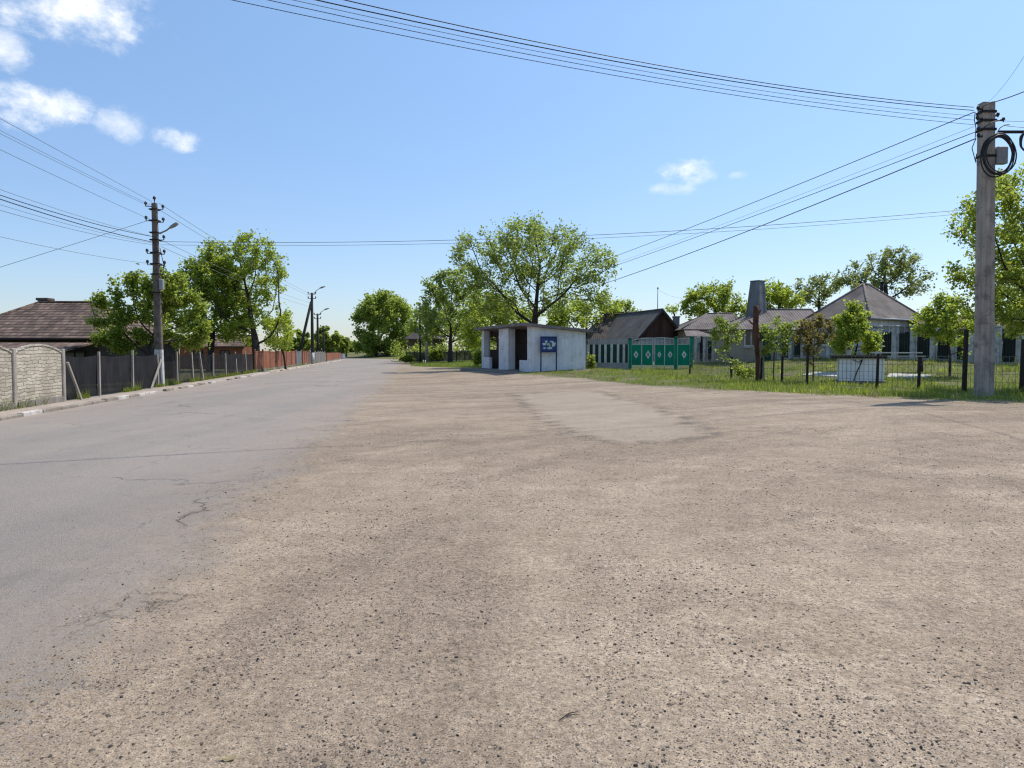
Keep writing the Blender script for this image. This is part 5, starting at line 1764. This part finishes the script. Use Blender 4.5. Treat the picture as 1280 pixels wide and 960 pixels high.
def bench():
    Y = 32.5
    a, b = at(1112, 440, Y), at(1152, 440, Y)
    zg = gz((a.x + b.x) / 2, Y); zt = at(1130, 439.5, Y).z
    root = thing('bench', ((a.x + b.x) / 2, Y, zg), 'long pale plank bench with dark stump legs between the well and the young tree', 'bench')
    x0 = at(1088, 440, Y).x
    for dz, dy in ((0, 0), (-.16, -.22)):
        mb = MB(); mb.beam((x0, Y + dy, zt - .05 + dz), (b.x, Y + dy, zt - .05 + dz), .2, .05); mb.build('plank', 'rail_pale', root)
    for px in (1100, 1150.5):
        x = at(px, 440, Y).x; mb = MB(); mb.tube([(x, Y - .02, gz(x, Y) - .1), (x, Y - .02, zt - .25)], [.13, .11], 8); mb.build('leg', 'iron', root)


bench()


def pruned_trunk():
    B = G(947, 478); Y = B.y
    T = at(944.5, 382, Y)
    root = thing('pruned_trunk', B, 'rust brown dead trunk cut flat at the top, rising above the verge saplings', 'tree trunk')
    rnd = random.Random(9); mb = MB(); rings = []; n = 11
    for i in range(14):
        t_ = i / 13; c = B + (T - B) * t_ + Vector((.03 * math.sin(t_ * 7), .03 * math.cos(t_ * 5), 0)); r = .085 + .035 * SS(.25, .6, t_) + (.06 if i == 0 else 0)
        rings.append([c + Vector((math.cos(2 * math.pi * j / n), math.sin(2 * math.pi * j / n), 0)) * (float(r) * rnd.uniform(.88, 1.12)) for j in range(n)])
    rings[0] = [p - Vector((0, 0, .15)) for p in rings[0]]
    mb.loft(rings, 0, True); tr = mb.build('trunk', 'rust_bark', root)
    mb = MB()
    for z, a, l in ((.55, .5, .35), (.75, 2.6, .3), (.9, -.4, .22)):
        mb = MB(); c = B + (T - B) * z; mb.tube([c, c + Vector((math.cos(a), math.sin(a), .35)) * l * .6, c + Vector((math.cos(a), math.sin(a), .7)) * l], [.05, .04, .025], 6)
        mb.build('stub_branch', 'rust_bark', tr)
    # pale stub post leaning against it
    p = G(953.5, 477.2); r = thing('stake', p, 'pale grey wooden stake right beside the rust brown trunk', 'stake')
    t2 = at(951.5, 428, p.y); mb = MB(); mb.beam(p - Vector((0, 0, .1)), t2, .15, .12, 0, 4, .12); mb.build('stake_body', 'post', r)
    mb = MB(); mb.box((t2.x, t2.y, t2.z + .002), (.14, .12, .05), 0, 0, .02); mb.build('stake_top', 'post', r)


pruned_trunk()


# ================================================================== grass, weeds, pebbles
def blades(name, X, Y, H, rng, mat='grass', lean=.5, w=.012):
    n = len(X); Z = hgt(X, Y) - .01
    a = rng.uniform(0, 2 * math.pi, n); l = rng.uniform(.05, lean, n) * H
    b = np.stack([X, Y, Z], -1)
    sd = np.stack([np.cos(a + 1.57), np.sin(a + 1.57), np.zeros(n)], -1) * (w * rng.uniform(.6, 1.5, n))[:, None]
    tip = b + np.stack([np.cos(a) * l, np.sin(a) * l, H], -1)
    V = np.stack([b - sd, b + sd, tip], 1).reshape(-1, 3)
    o = link_mesh(name, V, np.arange(3 * n).reshape(n, 3).tolist(), [M[mat]], uv=False, smooth=False)
    tone = np.repeat(np.clip(rng.normal(.5, .26, n), 0, 1), 3).astype(np.float32)
    o.data.attributes.new('tone', 'FLOAT', 'POINT').data.foreach_set('value', tone)
    kind(o, 'stuff'); return o


def patchy(x, y):
    return np.sin(x * 1.3 + 2 * np.sin(y * .45)) * np.sin(y * .9 + 1.7 * np.sin(x * .6)) + .5 * np.sin(x * 3.1 + y * 2.3) * np.sin(y * 2.9 - x * 1.1)


def scatter_grass():
    rng = np.random.default_rng(77)
    n = 230000
    Y = 17 + 36 * rng.random(n) ** 1.25; X = (-.1 + rng.random(n) * .95) * Y
    g = grass_amt(X, Y); p = patchy(X, Y)
    keep = (g > rng.normal(.25, .35, n)) & (p + rng.normal(0, .35, n) > -.45)
    inside = (X > -2.6) & (X < 4.6) & (Y > 41.5) & (Y < 53)
    keep &= ~inside
    X, Y = X[keep], Y[keep]
    H = rng.gamma(3.0, .019, len(X)) + .02
    H *= 1 + .8 * (patchy(X * .6 + 3, Y * .6) > .35)
    blades('grass', X, Y, H, rng, 'grass', .8, .011)
    # far verge and left-hand fence foot
    n = 30000
    Y = 58 + 45 * rng.random(n); X = Rf(Y) + 1 + rng.random(n) * 14
    g = grass_amt(X, Y); k = g > rng.normal(.3, .3, n)
    X, Y = X[k], Y[k]
    blades('grass', X, Y, rng.gamma(3, .04, len(X)) + .04, rng, 'grass', .8, .025)
    n = 16000
    Y = 16 + 80 * rng.random(n) ** 1.6; X = Kf(Y) - .86 - rng.exponential(.10, n)
    k = patchy(X * .5, Y) > -.1
    X, Y = X[k], Y[k]
    blades('weed_grass', X, Y, rng.gamma(2.5, .045, len(X)) + .03, rng, 'grass', .8, .014)


scatter_grass()


def scatter_tufts():
    """taller rough clumps and dry stalks in the verge"""
    rng = np.random.default_rng(91)
    n = 260; Y = 18.5 + 26 * rng.random(n) ** 1.2; X = (.05 + rng.random(n) * .85) * Y
    k = grass_amt(X, Y) > .15; X, Y = X[k], Y[k]
    m = rng.integers(14, 46, len(X)); i = np.repeat(np.arange(len(X)), m)
    r = rng.normal(size=(len(i), 2)) * (.06 + .10 * rng.random(len(X)))[i][:, None]
    hh = (.07 + .15 * rng.random(len(X)) ** 2)[i] * rng.uniform(.5, 1.2, len(i))
    dry = rng.random(len(X))[i] < .35
    for nm, q, mt in (('weed_grass', ~dry, 'leaf_fresh'), ('dry_grass', dry, 'dry_grass')):
        blades(nm, X[i][q] + r[q, 0], Y[i][q] + r[q, 1], hh[q], rng, mt, .8, .013)


scatter_tufts()


def scatter_pebbles():
    rng = np.random.default_rng(5)
    phi = (1 + 5 ** .5) / 2
    ico = np.array([(-1, phi, 0), (1, phi, 0), (-1, -phi, 0), (1, -phi, 0), (0, -1, phi), (0, 1, phi), (0, -1, -phi), (0, 1, -phi), (phi, 0, -1), (phi, 0, 1), (-phi, 0, -1), (-phi, 0, 1)], float)
    ico /= np.linalg.norm(ico[0])
    icf = np.array([(0, 11, 5), (0, 5, 1), (0, 1, 7), (0, 7, 10), (0, 10, 11), (1, 5, 9), (5, 11, 4), (11, 10, 2), (10, 7, 6), (7, 1, 8), (3, 9, 4), (3, 4, 2), (3, 2, 6), (3, 6, 8), (3, 8, 9), (4, 9, 5), (2, 4, 11), (6, 2, 10), (8, 6, 7), (9, 8, 1)])
    n = 120000
    r = 1.9 + 13 * rng.random(n) ** 1.9; a = rng.uniform(-.72, .72, n)
    X = r * np.sin(a); Y = r * np.cos(a)
    rd = Rf(Y) - X
    p = np.where(rd < 0, 1.0, np.exp(-rd / .5)) * np.clip(.55 + .6 * patchy(X * 1.6, Y * 1.6), .12, 1)
    k = rng.random(n) < p; X, Y, r = X[k], Y[k], r[k]; n = len(X)
    S = np.clip(.0023 * (1 + rng.pareto(3.7, n)), .0019, .0082) * (1 + r * .02)
    sc = S[:, None] * rng.uniform(.65, 1.3, (n, 3)); sc[:, 2] *= .62
    th = rng.uniform(0, 6.283, n); c, s = np.cos(th), np.sin(th)
    P = ico[None] * rng.uniform(.75, 1.2, (n, 12, 1)) * sc[:, None, :]
    Q = np.stack([P[..., 0] * c[:, None] - P[..., 1] * s[:, None], P[..., 0] * s[:, None] + P[..., 1] * c[:, None], P[..., 2]], -1)
    Q += np.stack([X, Y, hgt(X, Y) + sc[:, 2] * .35], -1)[:, None]
    F = (icf[None] + 12 * np.arange(n)[:, None, None]).reshape(-1, 3)
    o = link_mesh('gravel', Q.reshape(-1, 3), F.tolist(), [M['pebble']], uv=False, smooth=False)
    tone = np.where(rng.random(n) < .34, rng.uniform(0, .3, n), rng.uniform(.4, 1, n))
    tone = np.where(S > .0065, rng.uniform(.05, .4, n), tone)
    o.data.attributes.new('tone', 'FLOAT', 'POINT').data.foreach_set('value', np.repeat(tone, 12).astype(np.float32))
    kind(o, 'stuff')


scatter_pebbles()

# a dry leaf and a twig on the gravel
p = G(286, 950)
mb = MB(); q = [(-.028, -.006, .014), (-.008, -.015, .003), (.018, -.010, .008), (.030, .004, .019), (.004, .015, .004), (-.018, .010, .010)]
mb.add([p + Vector(a) for a in q] + [p + Vector(a) - Vector((0, 0, .002)) for a in q], [(0, 1, 2, 3, 4, 5), (11, 10, 9, 8, 7, 6)] + [(i, 6 + i, 6 + (i + 1) % 6, (i + 1) % 6) for i in range(6)])
o = mb.build('fallen_leaf', 'dry_leaf', None, org=p); tag(o, 'pale dry leaf lying on the gravel near the bottom edge', 'leaf')
mb = MB(); a, b = G(699, 902), G(722, 891); mb.tube([a + Vector((0, 0, .006)), (a + b) / 2 + Vector((.004, .01, .012)), b + Vector((0, 0, .006))], [.002, .003, .0015], 5)
mb.tube([(a + b) / 2 + Vector((0, 0, .01)), (a + b) / 2 + Vector((.05, .0, .012))], [.002, .001], 4)
o = mb.build('twig', 'dark_pole', None, org=a); tag(o, 'small dark twig lying on the gravel in the foreground', 'twig')


# ================================================================== sky, sun
SUN_EL = math.radians(58); SUN_AZ = math.atan2(.83, .56)      # clockwise from +Y


def world():
    t = NT('World', True)
    sky = t.n('ShaderNodeTexSky', {'sky_type': 'NISHITA', 'sun_disc': False, 'sun_elevation': SUN_EL, 'sun_rotation': SUN_AZ, 'air_density': 1.0, 'dust_density': .45, 'ozone_density': 2.4, 'altitude': 100})
    D = t.n('ShaderNodeTexCoord').outputs['Generated']
    sx = t.n('ShaderNodeSeparateXYZ', None, Vector=D)
    az = t.math('ARCTAN2', sx.outputs[0], sx.outputs[1])
    el = t.math('ARCSINE', sx.outputs[2])
    n1 = t.noise(t.scaled(D, (1, 1, 1.5)), 9, 9, .62, .2); n2 = t.noise(t.scaled(D, (1, 1, 1.4), (3, 1, 2)), 26, 7, .65)
    fld = t.math('ADD', t.math('MULTIPLY', t.math('SUBTRACT', n1, .5), 3.6), t.math('MULTIPLY', t.math('SUBTRACT', n2, .5), 2.2))
    tot = None
    for px, py, rx, ry, k in ((95, 12, 120, 46, 1.0), (10, 66, 40, 26, .8), (48, 134, 78, 34, 1.0), (150, 158, 42, 24, .62), (216, 173, 36, 16, .85), (864, 213, 42, 20, 1.0), (842, 236, 34, 10, .5), (919, 220, 16, 8, .55)):
        d = (at(px, py, 100) - Vector((0, 0, CAMZ))).normalized()
        a0, e0 = math.atan2(d.x, d.y), math.asin(d.z)
        cs = 1 + ((px - 640) / FPX) ** 2
        u = t.math('DIVIDE', t.math('SUBTRACT', az, a0), rx / FPX / cs); v = t.math('DIVIDE', t.math('SUBTRACT', el, e0), ry / FPX / math.sqrt(cs))
        r2 = t.math('ADD', t.math('MULTIPLY', u, u), t.math('MULTIPLY', v, v))
        m = t.math('ADD', t.math('SUBTRACT', 1.0, r2), fld)
        m = t.math('MULTIPLY', t.math('MULTIPLY', t.mr(m, -.05, 1.5, 0, 1, True), t.mr(r2, 1.0, 2.6, 1, 0, True)), k)
        tot = m if tot is None else t.math('MAXIMUM', tot, m)
    lit = t.mix(n2, C(5.3, 5.5, 5.85), C(7.0, 7.0, 7.0))
    blue = t.mix(1.0, sky.outputs[0], t.mix(t.mr(el, 0, .42), C(.62, .635, .74), C(.985, 1.035, 1.035)), 'MULTIPLY')
    c = t.mix(tot, blue, lit)
    bg = t.n('ShaderNodeBackground', None, Color=c, Strength=.15)
    o = t.n('ShaderNodeOutputWorld'); t.put(o, 'Surface', bg.outputs[0])


world()
sl = bpy.data.lights.new('sun', 'SUN'); sl.energy = 3.6; sl.angle = math.radians(.7); sl.color = (1.0, .945, .87)
so = bpy.data.objects.new('sun', sl); COL.objects.link(so)
dirn = Vector((math.sin(SUN_AZ) * math.cos(SUN_EL), math.cos(SUN_AZ) * math.cos(SUN_EL), math.sin(SUN_EL)))
so.rotation_euler = dirn.to_track_quat('Z', 'Y').to_euler(); so.location = dirn * 60

vs = SC.view_settings
vs.view_transform = 'Standard'; vs.look = 'None'; vs.exposure = 0.33; vs.gamma = 1.0; vs.use_curve_mapping = False
SC.cycles.max_bounces = 6; SC.cycles.transparent_max_bounces = 10
SC.cycles.diffuse_bounces = 4; SC.cycles.glossy_bounces = 2; SC.cycles.transmission_bounces = 4
SC.cycles.use_denoising = True
SC.cycles.denoiser = 'OPENIMAGEDENOISE'
SC.cycles.denoising_input_passes = 'RGB_ALBEDO_NORMAL'
SC.cycles.denoising_prefilter = 'ACCURATE'
SC.cycles.adaptive_threshold = 0.004
SC.cycles.filter_width = 1.25
